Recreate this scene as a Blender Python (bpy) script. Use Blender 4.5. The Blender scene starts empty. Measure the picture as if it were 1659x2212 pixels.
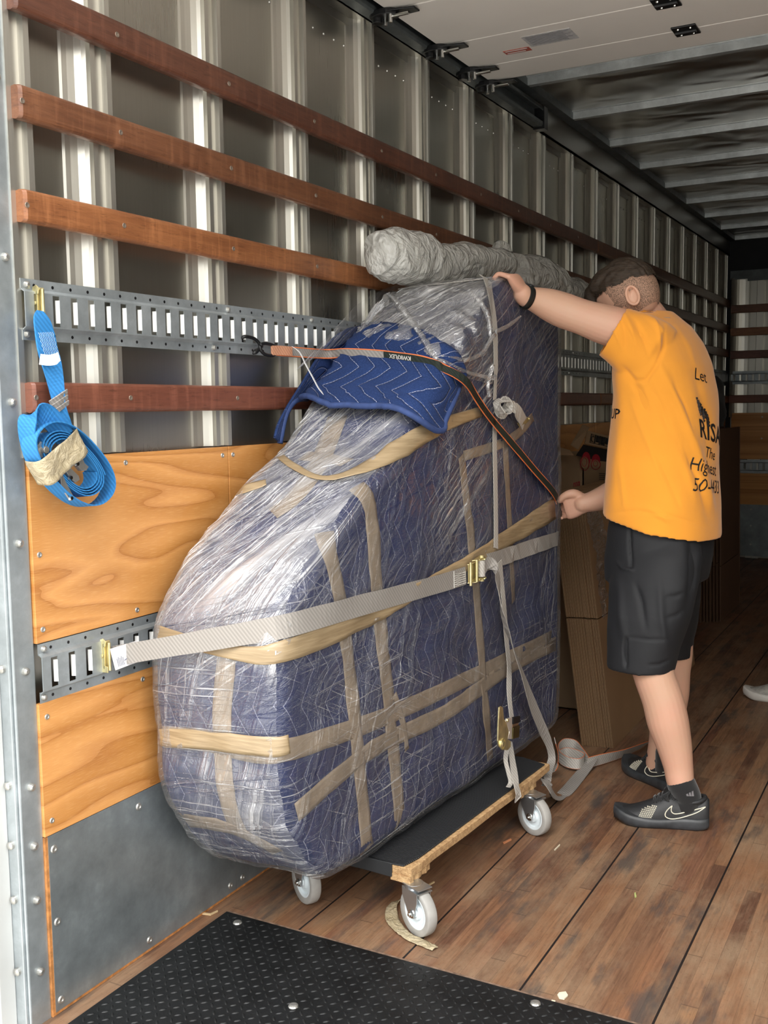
import bpy, bmesh, math, random
import numpy as np
from mathutils import Vector, Matrix, Quaternion
from mathutils.bvhtree import BVHTree
from mathutils import noise as mnoise
random.seed(7)
SC = bpy.context.scene
COL = SC.collection
PI = math.pi

# ------------------------------------------------------------ camera
FPX = 2227.13
YAW, PITCH, ROLL = 0.500614, 0.100789, -0.0132635
CAM = Vector((1.67362, -1.80953, 1.31877))
_cy, _sy = math.cos(YAW), math.sin(YAW)
_fw = Vector((-_sy*math.cos(PITCH), _cy*math.cos(PITCH), -math.sin(PITCH)))
_r0 = Vector((_cy, _sy, 0)); _u0 = _r0.cross(_fw)
_rt = math.cos(ROLL)*_r0 + math.sin(ROLL)*_u0
_up = -math.sin(ROLL)*_r0 + math.cos(ROLL)*_u0
cd = bpy.data.cameras.new('camera'); camera = bpy.data.objects.new('camera', cd); COL.objects.link(camera)
cd.sensor_fit = 'VERTICAL'; cd.sensor_height = 36; cd.sensor_width = 27; cd.lens = FPX/2212*36
cd.clip_start = .02; cd.clip_end = 200
mw = Matrix((_rt, _up, -_fw)).transposed().to_4x4(); mw.translation = CAM
camera.matrix_world = mw
SC.camera = camera

def ray(u, v):
    return (_rt*((u-829.5)/FPX) - _up*((v-1106)/FPX) + _fw)
def at(u, v, ax, val):
    """point of the place seen at photo position (u, v) on the plane ax = val"""
    d = ray(u, v); i = 'xyz'.index(ax)
    return CAM + d*((val-CAM[i])/d[i])

# ------------------------------------------------------------ world, light, exposure
SC.view_settings.view_transform = 'Standard'; SC.view_settings.look = 'None'
SC.view_settings.exposure = EXPOSURE = 0.0; SC.view_settings.gamma = 1.0
SC.view_settings.use_curve_mapping = False
W = bpy.data.worlds.new('sky'); SC.world = W; W.use_nodes = True
wn = W.node_tree.nodes; wl = W.node_tree.links; wn.clear()
wo = wn.new('ShaderNodeOutputWorld'); wb = wn.new('ShaderNodeBackground')
wt = wn.new('ShaderNodeTexCoord'); ws = wn.new('ShaderNodeSeparateXYZ'); wr = wn.new('ShaderNodeValToRGB')
wl.new(wt.outputs['Generated'], ws.inputs[0]); wl.new(ws.outputs['Z'], wr.inputs[0])
cr = wr.color_ramp
cr.elements[0].position = 0.0; cr.elements[0].color = (.22, .22, .21, 1)
cr.elements[1].position = 1.0; cr.elements[1].color = (.92, .97, 1.0, 1)
for p, c in ((.04, (.24, .25, .24, 1)), (.16, (.42, .42, .40, 1)), (.30, (1.0, .98, .95, 1)), (.55, (1.0, .99, .97, 1))):
    e = cr.elements.new(p); e.color = c
wl.new(wr.outputs[0], wb.inputs[0]); wb.inputs[1].default_value = 4.5
wl.new(wb.outputs[0], wo.inputs[0])
# the veiled sun outside, high behind the camera
sl = bpy.data.lights.new('sun', 'SUN'); sun = bpy.data.objects.new('sun', sl); COL.objects.link(sun)
sl.energy = 1.4; sl.angle = math.radians(28); sl.color = (1.0, .95, .88)
sun.rotation_euler = Vector((-.22, 1.0, -1.15)).to_track_quat('-Z', 'Y').to_euler()

# ------------------------------------------------------------ object helpers
def tag(o, label=None, cat=None, group=None, kind=None):
    if label: o['label'] = label
    if cat: o['category'] = cat
    if group: o['group'] = group
    if kind: o['kind'] = kind
    return o
def empty(name, loc, label=None, cat=None, group=None, kind=None):
    o = bpy.data.objects.new(name, None); COL.objects.link(o); o.location = loc
    o.empty_display_size = .05
    return tag(o, label, cat, group, kind)
def link(name, me, mat=None, parent=None, smooth=False, bevel=0, solid=0):
    o = bpy.data.objects.new(name, me); COL.objects.link(o)
    if mat is not None:
        for m in (mat if isinstance(mat, (list, tuple)) else [mat]): me.materials.append(m)
    if smooth:
        me.polygons.foreach_set('use_smooth', [True]*len(me.polygons))
    if bevel:
        b = o.modifiers.new('b', 'BEVEL'); b.width = bevel; b.segments = 2; b.limit_method = 'ANGLE'
        b.angle_limit = .6
    if solid:
        s = o.modifiers.new('s', 'SOLIDIFY'); s.thickness = solid; s.offset = 0
    if parent is not None:
        o.parent = parent
        # vertices are written in world coordinates: keep them there
        o.matrix_parent_inverse = Matrix.Translation(-parent_origin(parent))
    return o
def parent_origin(p):
    if p.parent is None: return Vector(p.location)
    return parent_origin(p.parent)+p.matrix_parent_inverse.translation+Vector(p.location)
class MB:
    """collects shapes, then becomes one mesh object"""
    def __init__(s): s.v = []; s.f = []; s.m = []; s.mi = 0; s.T = None
    def add(s, vs, fs):
        b = len(s.v)
        if s.T is not None: vs = [s.T @ Vector(p) for p in vs]
        s.v += [tuple(p) for p in vs]; s.f += [tuple(i+b for i in f) for f in fs]; s.m += [s.mi]*len(fs)
        return s
    def box(s, a, b):
        x0, y0, z0 = a; x1, y1, z1 = b
        return s.add([(x0,y0,z0),(x1,y0,z0),(x1,y1,z0),(x0,y1,z0),(x0,y0,z1),(x1,y0,z1),(x1,y1,z1),(x0,y1,z1)],
                     [(0,3,2,1),(4,5,6,7),(0,1,5,4),(1,2,6,5),(2,3,7,6),(3,0,4,7)])
    def cyl(s, a, b, r, n=16, r2=None, cap=True):
        a = Vector(a); b = Vector(b); r2 = r if r2 is None else r2
        d = (b-a).normalized(); u = d.orthogonal().normalized(); w = d.cross(u)
        vs = []
        for c, rr in ((a, r), (b, r2)):
            for i in range(n):
                t = 2*PI*i/n; vs.append(c+u*math.cos(t)*rr+w*math.sin(t)*rr)
        fs = [(i, (i+1) % n, n+(i+1) % n, n+i) for i in range(n)]
        if cap: fs += [tuple(range(n-1, -1, -1)), tuple(range(n, 2*n))]
        return s.add(vs, fs)
    def tube(s, pts, rad, n=10, closed=False, cap=True):
        pts = [Vector(p) for p in pts]; N = len(pts)
        rad = [rad]*N if not hasattr(rad, '__len__') else rad
        vs = []; prev = None
        for i in range(N):
            if closed: t = pts[(i+1) % N]-pts[i-1]
            else: t = pts[min(i+1, N-1)]-pts[max(i-1, 0)]
            t.normalize()
            u = t.orthogonal().normalized() if prev is None else (prev-t*prev.dot(t)).normalized()
            prev = u; w = t.cross(u)
            for k in range(n):
                a = 2*PI*k/n; vs.append(pts[i]+u*math.cos(a)*rad[i]+w*math.sin(a)*rad[i])
        fs = []
        for i in range(N if closed else N-1):
            j = (i+1) % N
            for k in range(n): fs.append((i*n+k, i*n+(k+1) % n, j*n+(k+1) % n, j*n+k))
        if cap and not closed: fs += [tuple(range(n-1, -1, -1)), tuple((N-1)*n+k for k in range(n))]
        return s.add(vs, fs)
    def lathe(s, prof, c, axis, n=32):
        """prof = [(radius, offset along axis)]"""
        c = Vector(c); d = Vector(axis).normalized(); u = d.orthogonal().normalized(); w = d.cross(u)
        vs = []
        for r, h in prof:
            for i in range(n):
                t = 2*PI*i/n; vs.append(c+d*h+u*math.cos(t)*r+w*math.sin(t)*r)
        fs = []
        for j in range(len(prof)-1):
            for i in range(n): fs.append((j*n+i, j*n+(i+1) % n, (j+1)*n+(i+1) % n, (j+1)*n+i))
        return s.add(vs, fs)
    def prism(s, poly, ax, a, b):
        """polygon in the two other axes extruded along ax from a to b"""
        def P(p, h):
            return {'x': (h, p[0], p[1]), 'y': (p[0], h, p[1]), 'z': (p[0], p[1], h)}[ax]
        n = len(poly)
        vs = [P(p, a) for p in poly]+[P(p, b) for p in poly]
        fs = [(i, (i+1) % n, n+(i+1) % n, n+i) for i in range(n)]+[tuple(range(n-1, -1, -1)), tuple(range(n, 2*n))]
        return s.add(vs, fs)
    def strip(s, pts, sides, w, th=.0015):
        """flat webbing: centre line, side vectors (unit), width, thickness"""
        N = len(pts); vs = []
        w = [w]*N if not hasattr(w, '__len__') else w
        for i in range(N):
            p = Vector(pts[i]); t = (Vector(pts[min(i+1, N-1)])-Vector(pts[max(i-1, 0)])).normalized()
            sd = Vector(sides[i]); sd = (sd-t*sd.dot(t)).normalized(); nn = t.cross(sd)
            for a, b in ((-1, -1), (1, -1), (1, 1), (-1, 1)):
                vs.append(p+sd*(a*w[i]/2)+nn*(b*th/2))
        fs = []
        for i in range(N-1):
            for k in range(4): fs.append((4*i+k, 4*i+(k+1) % 4, 4*i+4+(k+1) % 4, 4*i+4+k))
        fs += [(3, 2, 1, 0), tuple(4*(N-1)+k for k in range(4))]
        s.uvfix = True
        return s.add(vs, fs)
    def build(s, name, mat=None, parent=None, smooth=False, bevel=0, solid=0, fix=True):
        me = bpy.data.meshes.new(name); me.from_pydata(s.v, [], s.f)
        o = link(name, me, mat, parent, smooth, bevel, solid)
        if any(s.m): me.polygons.foreach_set('material_index', s.m)
        if fix:
            bm = bmesh.new(); bm.from_mesh(me); bmesh.ops.recalc_face_normals(bm, faces=bm.faces); bm.to_mesh(me); bm.free()
        me.update()
        return o
def catmull(pts, k=6):
    pts = [Vector(p) for p in pts]; out = []
    for i in range(len(pts)-1):
        p0 = pts[max(i-1, 0)]; p1 = pts[i]; p2 = pts[i+1]; p3 = pts[min(i+2, len(pts)-1)]
        for j in range(k):
            t = j/k
            out.append(.5*((2*p1)+(p2-p0)*t+(2*p0-5*p1+4*p2-p3)*t*t+(3*p1-p0-3*p2+p3)*t*t*t))
    out.append(pts[-1]); return out
def interp(vals, k=6):
    return [v.x for v in catmull([Vector((a, 0, 0)) for a in vals], k)]
def copy_tree(o, parent=None):
    c = o.copy(); COL.objects.link(c)
    if parent is not None: c.parent = parent
    for ch in list(o.children): copy_tree(ch, c)
    return c

# ------------------------------------------------------------ material helpers
class NT:
    def __init__(s, name):
        s.m = bpy.data.materials.new(name); s.m.use_nodes = True
        s.n = s.m.node_tree.nodes; s.l = s.m.node_tree.links
        s.b = s.n['Principled BSDF']; s.out = s.n['Material Output']
        s._o = None
    def new(s, t, **kw):
        x = s.n.new('ShaderNode'+t)
        for k, v in kw.items():
            if k in x.inputs: s.set(x.inputs[k], v)
            else: setattr(x, k, v)
        return x
    def set(s, inp, v):
        if isinstance(v, bpy.types.NodeSocket): s.l.new(v, inp)
        elif isinstance(v, bpy.types.Node): s.l.new(v.outputs[0], inp)
        else:
            if hasattr(inp.default_value, '__len__') and not hasattr(v, '__len__'): v = (v,)*len(inp.default_value)
            if hasattr(v, '__len__') and inp.type == 'RGBA' and len(v) == 3: v = (*v, 1)
            inp.default_value = v
    def P(s, **kw):
        for k, v in kw.items(): s.set(s.b.inputs[k.replace('_', ' ')], v)
        return s
    @property
    def obj(s):
        if s._o is None: s._o = s.new('TexCoord')
        return s._o.outputs['Object']
    @property
    def uv(s):
        if s._o is None: s._o = s.new('TexCoord')
        return s._o.outputs['UV']
    def map(s, vec=None, scale=(1, 1, 1), rot=(0, 0, 0), loc=(0, 0, 0)):
        x = s.new('Mapping'); s.set(x.inputs['Vector'], s.obj if vec is None else vec)
        x.inputs['Scale'].default_value = scale; x.inputs['Rotation'].default_value = rot
        x.inputs['Location'].default_value = loc
        return x.outputs[0]
    def noise(s, vec=None, scale=5, detail=4, rough=.5, dist=0, out=0):
        x = s.new('TexNoise'); s.set(x.inputs['Vector'], s.obj if vec is None else vec)
        x.inputs['Scale'].default_value = scale; x.inputs['Detail'].default_value = detail
        x.inputs['Roughness'].default_value = rough; x.inputs['Distortion'].default_value = dist
        return x.outputs[out]
    def ramp(s, fac, stops, interp='LINEAR'):
        x = s.new('ValToRGB'); s.set(x.inputs[0], fac); r = x.color_ramp; r.interpolation = interp
        while len(r.elements) < len(stops): r.elements.new(.5)
        for e, (p, c) in zip(r.elements, stops):
            e.position = p; e.color = (c, c, c, 1) if not hasattr(c, '__len__') else (*c[:3], 1)
        return x.outputs[0]
    def math(s, op, a, b=0.0, c=None):
        x = s.new('Math', operation=op); s.set(x.inputs[0], a); s.set(x.inputs[1], b)
        if c is not None: s.set(x.inputs[2], c)
        return x.outputs[0]
    def mix(s, fac, a, b, mode='MIX'):
        x = s.new('Mix', data_type='RGBA', blend_type=mode)
        s.set(x.inputs[0], fac); s.set(x.inputs[6], a); s.set(x.inputs[7], b)
        return x.outputs[2]
    def bump(s, h, strength=.3, dist=.01, base=None):
        x = s.new('Bump'); s.set(x.inputs['Height'], h); x.inputs['Strength'].default_value = strength
        x.inputs['Distance'].default_value = dist
        if base is not None: s.set(x.inputs['Normal'], base)
        s.l.new(x.outputs[0], s.b.inputs['Normal'])
        return x.outputs[0]
    def sep(s, vec=None):
        x = s.new('SeparateXYZ'); s.set(x.inputs[0], s.obj if vec is None else vec)
        return x.outputs
    def comb(s, a=0., b=0., c=0.):
        x = s.new('CombineXYZ'); s.set(x.inputs[0], a); s.set(x.inputs[1], b); s.set(x.inputs[2], c)
        return x.outputs[0]
def simple(name, col, rough=.6, metal=0., var=.15, scale=20, bump=0., bscale=60, **kw):
    n = NT(name)
    f = n.noise(scale=scale, detail=5)
    lo = tuple(c*(1-var) for c in col); hi = tuple(min(1, c*(1+var)) for c in col)
    n.P(Base_Color=n.ramp(f, [(.3, lo), (.7, hi)]), Roughness=rough, Metallic=metal, **kw)
    if bump: n.bump(n.noise(scale=bscale, detail=3), bump, .004)
    return n.m
# ------------------------------------------------------------ materials
def mk_alu(name, col=(.62, .61, .58), rough=.33, streak=.06, metal=.95, bstr=.05):
    n = NT(name)
    f = n.noise(n.map(scale=(1, 60, 1.2)), scale=3, detail=5)
    g = n.noise(scale=2.2, detail=3)
    n.P(Base_Color=n.mix(n.math('MULTIPLY', f, .5), tuple(c*.86 for c in col), tuple(min(1, c*1.1) for c in col)),
        Metallic=metal, Roughness=n.math('ADD', n.math('MULTIPLY', f, streak*2), n.math('ADD', n.math('MULTIPLY', g, .12), rough-.1)))
    n.bump(n.noise(scale=1.6, detail=2), bstr, .05)
    return n.m
alu_sheet = mk_alu('aluminium_sheet', (.54, .52, .46), .31, streak=.02, bstr=.02)
alu_post = mk_alu('aluminium_post', (.68, .655, .59), .36, metal=.85, streak=.02, bstr=0.01)
def mk_galv(name, col=(.33, .36, .38), rough=.42, metal=.75, scr=.25):
    n = NT(name)
    f = n.noise(scale=9, detail=6, rough=.65); g = n.noise(scale=60, detail=4)
    c = n.ramp(f, [(.3, tuple(k*.72 for k in col)), (.55, col), (.75, tuple(min(1, k*1.35) for k in col))])
    s = n.ramp(n.noise(n.map(scale=(1, 3, 14), rot=(.5, 0, 0)), scale=9, detail=8, rough=.75), [(.66, 0.), (.72, 1.)])
    c = n.mix(n.math('MULTIPLY', s, scr), c, (.75, .77, .76))
    n.P(Base_Color=c, Metallic=metal, Roughness=n.math('ADD', n.math('MULTIPLY', g, .2), rough-.1))
    n.bump(f, .08, .02)
    return n.m
galv = mk_galv('galvanised_steel', (.42, .46, .48), metal=.6); galv_dark = mk_galv('dark_track_steel', (.13, .145, .15), .5, .5, .1)
steel_sheet = mk_galv('steel_kick_sheet', (.30, .335, .35), .36, .6, .3)
bolt_m = mk_galv('bolt_steel', (.50, .49, .46), .38, .8, .1)
zinc_yellow = simple('yellow_zinc', (.80, .70, .38), .28, .85, .25, 30)
black_metal = simple('black_metal', (.012, .012, .013), .35, .3, .2, 30)
chrome = simple('chrome', (.7, .7, .68), .18, 1., .1, 30)
near_black_m = simple('near_black_metal', (.012, .012, .014), .6, .2, .3, 8)  # near-black tone of the far corner post and header
def mk_slat(name, a, b, c):
    n = NT(name)
    d = n.noise(scale=3.5, detail=3)
    w = n.noise(n.map(scale=(20, 2.2, 34)), scale=2.2, detail=9, rough=.62, dist=.6)
    fine = n.noise(n.map(scale=(60, 5, 160)), scale=4, detail=6)
    col = n.ramp(w, [(.25, a), (.5, b), (.75, c)])
    col = n.mix(n.math('MULTIPLY', n.ramp(d, [(.35, 0.), (.75, 1.)]), .45), col, tuple(min(1, k*1.6) for k in c))
    col = n.mix(n.math('MULTIPLY', n.ramp(fine, [(.55, 0.), (.8, 1.)]), .5), col, tuple(k*.5 for k in a))
    fig = n.noise(n.map(scale=(1, 26, 3), rot=(.35, 0, 0)), scale=1.6, detail=4, rough=.6)
    col = n.mix(n.math('MULTIPLY', n.ramp(fig, [(.5, 0.), (.72, 1.)]), .38), col, tuple(min(1, k*1.9+.01) for k in c))
    wr = n.noise(n.map(scale=(1, 3, 20)), scale=8, detail=8, rough=.7); col = n.mix(n.math('MULTIPLY', n.ramp(wr, [(.55, 0.), (.7, 1.)]), .55), col, tuple(k*.45 for k in a))
    n.P(Base_Color=col, Roughness=.42, Coat_Weight=.15, Coat_Roughness=.3)
    n.bump(fine, .12, .003)
    return n.m
slat_m = [mk_slat('mahogany_slat', (.065, .022, .013), (.105, .038, .022), (.145, .056, .032)),
          mk_slat('brown_slat', (.085, .030, .014), (.135, .050, .023), (.19, .08, .038)),
          mk_slat('orange_brown_slat', (.14, .048, .018), (.225, .08, .030), (.31, .125, .048)),
          mk_slat('red_brown_slat', (.085, .026, .015), (.135, .043, .025), (.185, .065, .038))]
def mk_ply():
    n = NT('varnished_plywood')
    y = n.sep()
    v = n.comb(0., n.math('MULTIPLY', y[1], .45), n.math('MULTIPLY', y[2], 3.0))
    base = n.noise(v, scale=2.3, detail=2, rough=.35, dist=.55)
    rings = n.math('FRACT', n.math('MULTIPLY', base, 8.0))
    edge = n.ramp(rings, [(0., 1.), (.10, .0), (.80, 0.), (1., 1.)])
    fine = n.noise(n.map(scale=(1, 6, 130)), scale=5, detail=6)
    col = n.mix(rings, (.52, .215, .05), (.76, .36, .115))
    col = n.mix(n.math('MULTIPLY', edge, .55), col, (.40, .14, .03))
    col = n.mix(n.math('MULTIPLY', n.ramp(fine, [(.5, 0.), (.75, 1.)]), .28), col, (.93, .58, .26))
    n.P(Base_Color=col, Roughness=.38, Coat_Weight=.25, Coat_Roughness=.25)
    n.bump(fine, .06, .002)
    return n.m
ply_m = mk_ply()
ply_edge = simple('plywood_edge', (.48, .20, .06), .6, 0, .4, 60)
def mk_floor():
    n = NT('worn_laminated_oak_floor')
    s = n.sep()
    X = n.math('SUBTRACT', s[0], .27); Y = s[1]
    cx = n.math('FLOOR', n.math('DIVIDE', X, .0373))
    wn1 = n.new('TexWhiteNoise', noise_dimensions='1D'); n.set(wn1.inputs['W'], cx)
    yy = n.math('DIVIDE', n.math('ADD', Y, n.math('MULTIPLY', wn1.outputs[0], 3.1)), .95)
    cy = n.math('FLOOR', yy)
    wn2 = n.new('TexWhiteNoise', noise_dimensions='2D'); n.set(wn2.inputs['Vector'], n.comb(cx, cy, 0.))
    cell = wn2.outputs[0]
    grain = n.noise(n.map(scale=(46, 2.4, 1)), scale=2.5, detail=9, rough=.7, dist=.3)
    grain2 = n.noise(n.map(scale=(120, 7, 1)), scale=3.2, detail=7, rough=.7)
    col = n.ramp(cell, [(0., (.115, .058, .036)), (.3, (.16, .085, .05)), (.55, (.215, .115, .062)), (.8, (.165, .078, .048)), (1., (.25, .14, .075))])
    col = n.mix(n.ramp(grain, [(.3, 0.), (.72, 1.)]), n.mix(1., col, (.62, .58, .56), 'MULTIPLY'), n.mix(1., col, (1.45, 1.4, 1.35), 'MULTIPLY'))
    # bleached sandy wear
    wear = n.noise(n.map(scale=(3.2, 1.1, 1)), scale=2.2, detail=7, rough=.68)
    col = n.mix(n.math('MULTIPLY', n.ramp(wear, [(.44, 0.), (.66, 1.)]), .68), col, n.mix(grain2, (.20, .125, .075), (.42, .30, .19)))
    # orange patches
    orp = n.noise(n.map(scale=(5, 1.7, 1), loc=(3, 7, 0)), scale=1.7, detail=6, rough=.6)
    col = n.mix(n.math('MULTIPLY', n.ramp(orp, [(.52, 0.), (.7, 1.)]), .4), col, (.28, .125, .055))
    # grey-black stains
    st = n.noise(n.map(scale=(7, 1.6, 1), loc=(1, 2.3, 0)), scale=1.6, detail=7, rough=.62)
    col = n.mix(n.math('MULTIPLY', n.ramp(st, [(.54, 0.), (.66, 1.)]), .72), col, (.055, .052, .05))
    # fine dark specks and scratches
    sp = n.noise(scale=130, detail=3)
    col = n.mix(n.math('MULTIPLY', n.ramp(sp, [(.6, 0.), (.75, 1.)]), .45), col, (.08, .045, .03))
    # strip joints
    fx = n.math('FRACT', n.math('DIVIDE', X, .0373)); fy = n.math('FRACT', yy)
    j1 = n.math('LESS_THAN', fx, .025); j2 = n.math('LESS_THAN', fy, .004)
    col = n.mix(n.math('MULTIPLY', n.math('MAXIMUM', j1, j2), .45), col, (.05, .03, .02))
    # gaps between the boards
    gx = n.math('ABSOLUTE', n.math('SUBTRACT', n.math('FRACT', n.math('ADD', n.math('DIVIDE', X, .2985), .5)), .5))
    gap = n.math('LESS_THAN', gx, n.math('ADD', .006, n.math('MULTIPLY', grain, .006)))
    col = n.mix(gap, col, (.014, .010, .009))
    n.P(Base_Color=col, Roughness=n.math('ADD', .42, n.math('MULTIPLY', grain2, .3)), Specular_IOR_Level=.4)
    h = n.math('ADD', n.math('MULTIPLY', grain2, .5), n.math('MULTIPLY', gap, -3.))
    n.bump(h, .35, .003)
    return n.m
floor_m = mk_floor()
white_panel = simple('white_door_panel', (.84, .79, .74), .45, 0, .04, 3)
white_paint = simple('white_exterior_paint', (.56, .57, .56), .35, 0, .08, 4)
ceil_m = NT('dull_roof_sheet')
_b = ceil_m.noise(ceil_m.map(scale=(1.6, 2.2, 1)), scale=2.2, detail=1, dist=.5)
ceil_m.P(Base_Color=(.56, .54, .50), Metallic=.95, Roughness=.30); ceil_m.bump(_b, .5, .06); ceil_m = ceil_m.m
rubber_mat_m = simple('black_tread_rubber', (.009, .0095, .010), .42, 0, .35, 14, .25, 90)
ground_m = simple('yard_concrete', (.56, .54, .50), .9, 0, .15, 2)
# ------------------------------------------------------------ the truck box
Y0, Y1, XR, ZC = -.30, 7.37, 2.42, 2.70
SP = .4064
g = MB().box((-9, -14, -1.15), (12, -.4, -1.05)).build('ground', ground_m); tag(g, kind='structure')
fl = MB().box((-.045, Y0-.06, -.06), (XR+.04, Y1+.05, 0)).build('floor', floor_m); tag(fl, kind='structure')
# left wall sheet, posts and top rail
wl_ = MB().box((-.060, Y0, 0), (-.042, Y1, ZC)).build('wall_left', alu_sheet); tag(wl_, kind='structure')
def post(y0, name='wall_post', z1=2.545):
    p = [(-.042, y0-.052), (-.039, y0-.046), (-.036, y0-.034), (-.030, y0-.018), (-.020, y0-.006), (-.012, y0), (0, y0), (0, y0+.015), (-.013, y0+.018), (-.013, y0+.047), (0, y0+.050), (0, y0+.065), (-.042, y0+.065)]
    m = MB(); m.prism([(a, b) for a, b in p], 'z', 1.225 if y0 < Y1-.3 else 0., z1)
    return m.build(name, alu_post, wl_)
post(-.297)  # stands at the door frame
for k in range(0, 19):
    y = k*SP-.060
    if y < Y1-.05: post(y)
m = MB(); m.box((-.042, Y0, 2.52), (-.036, Y1, 2.70)); m.box((-.042, Y0, 2.545), (.012, Y1, 2.553)); m.box((.004, Y0, 2.545), (.012, Y1, 2.70))

m.mi = 1
for k in range(19):
    for j in range(5):
        y = k*SP+.05+j*.06
        if y < Y1-.1: m.lathe([(0, .004), (.003, .0035), (.005, .0)], (-.042, y, 2.455), (1, 0, 0), 8)
m.build('top_rail', [mk_alu('top_rail_aluminium', (.40, .39, .36), .34), bolt_m], wl_)
# ceiling and bows
ce = MB().box((-.06, 1.9, ZC), (XR+.06, Y1+.05, ZC+.02)).box((-.06, Y0-.05, ZC), (XR+.06, 1.9, ZC+.02)).build('ceiling', ceil_m); tag(ce, kind='structure')
bow_m = mk_galv('bow_steel', (.62, .65, .66), .4, .6, .1)
for k in range(-4, 9):
    y = 2.47+.602*k
    if y > Y1-.05: continue
    m = MB(); m.prism([(y-.032, ZC), (y-.032, ZC-.004), (y-.018, ZC-.004), (y-.015, ZC-.034), (y+.015, ZC-.034), (y+.018, ZC-.004), (y+.032, ZC-.004), (y+.032, ZC)], 'x', .02, XR-.02)
    m.build('roof_bow', bow_m, ce)
m = MB(); m.box((.012, Y0, 2.665), (.06, Y1, 2.70)); m.build('roof_edge_rail', galv_dark, ce)
# right wall, back wall
wr_ = MB().box((XR, Y0, 0), (XR+.02, Y1, ZC)).build('wall_right', alu_sheet); tag(wr_, kind='structure')
wb_ = MB().box((-.05, Y1, 0), (XR+.05, Y1+.02, ZC)).build('wall_back', alu_sheet); tag(wb_, kind='structure')
YB = Y1-.01
m = MB(); m.box((-.042, YB-.02, 0), (.035, YB+.01, ZC)); m.build('corner_post', near_black_m, wb_)
m = MB(); m.box((-.04, YB-.025, 2.36), (XR, YB+.01, ZC)); m.build('dark_header', near_black_m, wb_)
m = MB(); m.box((.02, YB-.035, 2.35), (XR, YB-.022, 2.42)); m.box((.16, YB-.04, 2.33), (.5, YB-.03, 2.355)); m.build('header_channel', galv_dark, wb_)
m = MB()  # rounded corner sheet and vertical flat posts of the back wall
cs = [(.035+.13*(1-math.cos(t)), YB-.02-.0*math.sin(t)+.02*math.sin(t)-.045*(1-math.sin(t))) for t in [i*PI/16 for i in range(9)]]
m.prism([(a, b) for a, b in cs]+[(.165, YB+.008), (.035, YB+.008)], 'z', 1.2, 2.36)
m.build('corner_sheet', alu_post, wb_)
for i in range(6):
    x = .185+i*.46
    m = MB(); m.box((x, YB-.016, .0), (x+.048, YB+.005, 2.36)); m.box((x+.052, YB-.026, .0), (x+.105, YB+.005, 2.36))
    m.build('back_post', alu_post, wb_)
# back wall boards
BS = [(2.135, 2.07), (1.945, 1.88), (1.755, 1.69), (1.385, 1.32)]

# ------------------------------------------------------------ slats
def slat_mesh(z0, z1, ya, yb, x0=.0, th=.026, r=.010):
    zc = (z0+z1)/2; pts = [(x0, z0+.002), (x0+th-r, z0)]
    pts += [(x0+th-r+r*math.sin(t), z0+r-r*math.cos(t)) for t in (.4, .8, 1.2)] + [(x0+th, z0+r+.002)]
    pts += [(x0+th, z1-r-.002)]+[(x0+th-r+r*math.cos(t), z1-r+r*math.sin(t)) for t in (.4, .8, 1.2)]+[(x0+th-r, z1), (x0, z1-.002)]
    m = MB(); n = len(pts)
    ys = [ya, ya+.006, yb-.006, yb]
    vs = []
    for i, y in enumerate(ys):
        k = .006 if i in (0, 3) else 0
        for x, z in pts: vs.append((max(x0, x-k), y, zc+(z-zc)*(1-k*2)))
    fs = []
    for i in range(3):
        for j in range(n): fs.append((i*n+j, i*n+(j+1) % n, (i+1)*n+(j+1) % n, (i+1)*n+j))
    fs += [tuple(range(n-1, -1, -1)), tuple(range(3*n, 4*n))]
    m.add(vs, fs); return m
screw_m = mk_galv('dull_screw', (.30, .24, .19), .45, .6, .1)
def screw(mb, x, y, z, r=.006):
    mb.lathe([(0, .0005), (r*.35, .0005), (r*.4, .001), (r*.9, .0015), (r, .0)], (x, y, z), (1, 0, 0), 12)
WS = [('top', 2.115, 2.182, 0, 'highest of the four on the left wall'),
      ('second', 1.905, 1.972, 1, 'second from the top on the left wall'),
      ('third', 1.702, 1.768, 2, 'third from the top, just above the upper slotted steel track'),
      ('lowest', 1.317, 1.381, 3, 'lowest one, under the upper slotted steel track')]
tone = ['dark red-brown', 'brown', 'orange-brown', 'reddish brown']
for nm, z0, z1, i, wh in WS:
    root = empty('wall_slat', (0, -.285, z0), f'{tone[i]} wooden lashing slat near the doorway, {wh}', 'wall slat', 'wooden slats along the left wall')
    brk = 3.60-.02 if i == 0 else 3.65
    m = slat_mesh(z0, z1, -.285, brk); m.build('board', slat_m[i], root, smooth=False)
    for k in [.31]+list(range(1, 10)):
        y = (k-1)*SP
        if k > 3 and i == 3: break
        b = MB(); screw(b, .026, y, (z0+z1)/2); b.build('screw', screw_m, root)
    root2 = empty('wall_slat', (0, brk+.003, z0), f'dim brown wooden lashing slat deeper inside the truck, {nm} row, continuing the near slat', 'wall slat', 'wooden slats along the left wall')
    slat_mesh(z0, z1, brk+.003, Y1-.02).build('board', slat_m[(i+3) % 4 if i else 1], root2)
for j, (za, zb) in enumerate(BS):
    nm = ('highest', 'second highest', 'third highest', 'lowest')[j]
    m = MB(); m.box((.03, YB-.052, zb), (XR-.02, YB-.028, za))
    o = m.build('wall_slat', slat_m[(j+1) % 4 if j != 3 else 3], bevel=.005); tag(o, f'dark wooden slat across the far end wall, {nm} of the four there', 'wall slat', 'slats on the far end wall')

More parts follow.
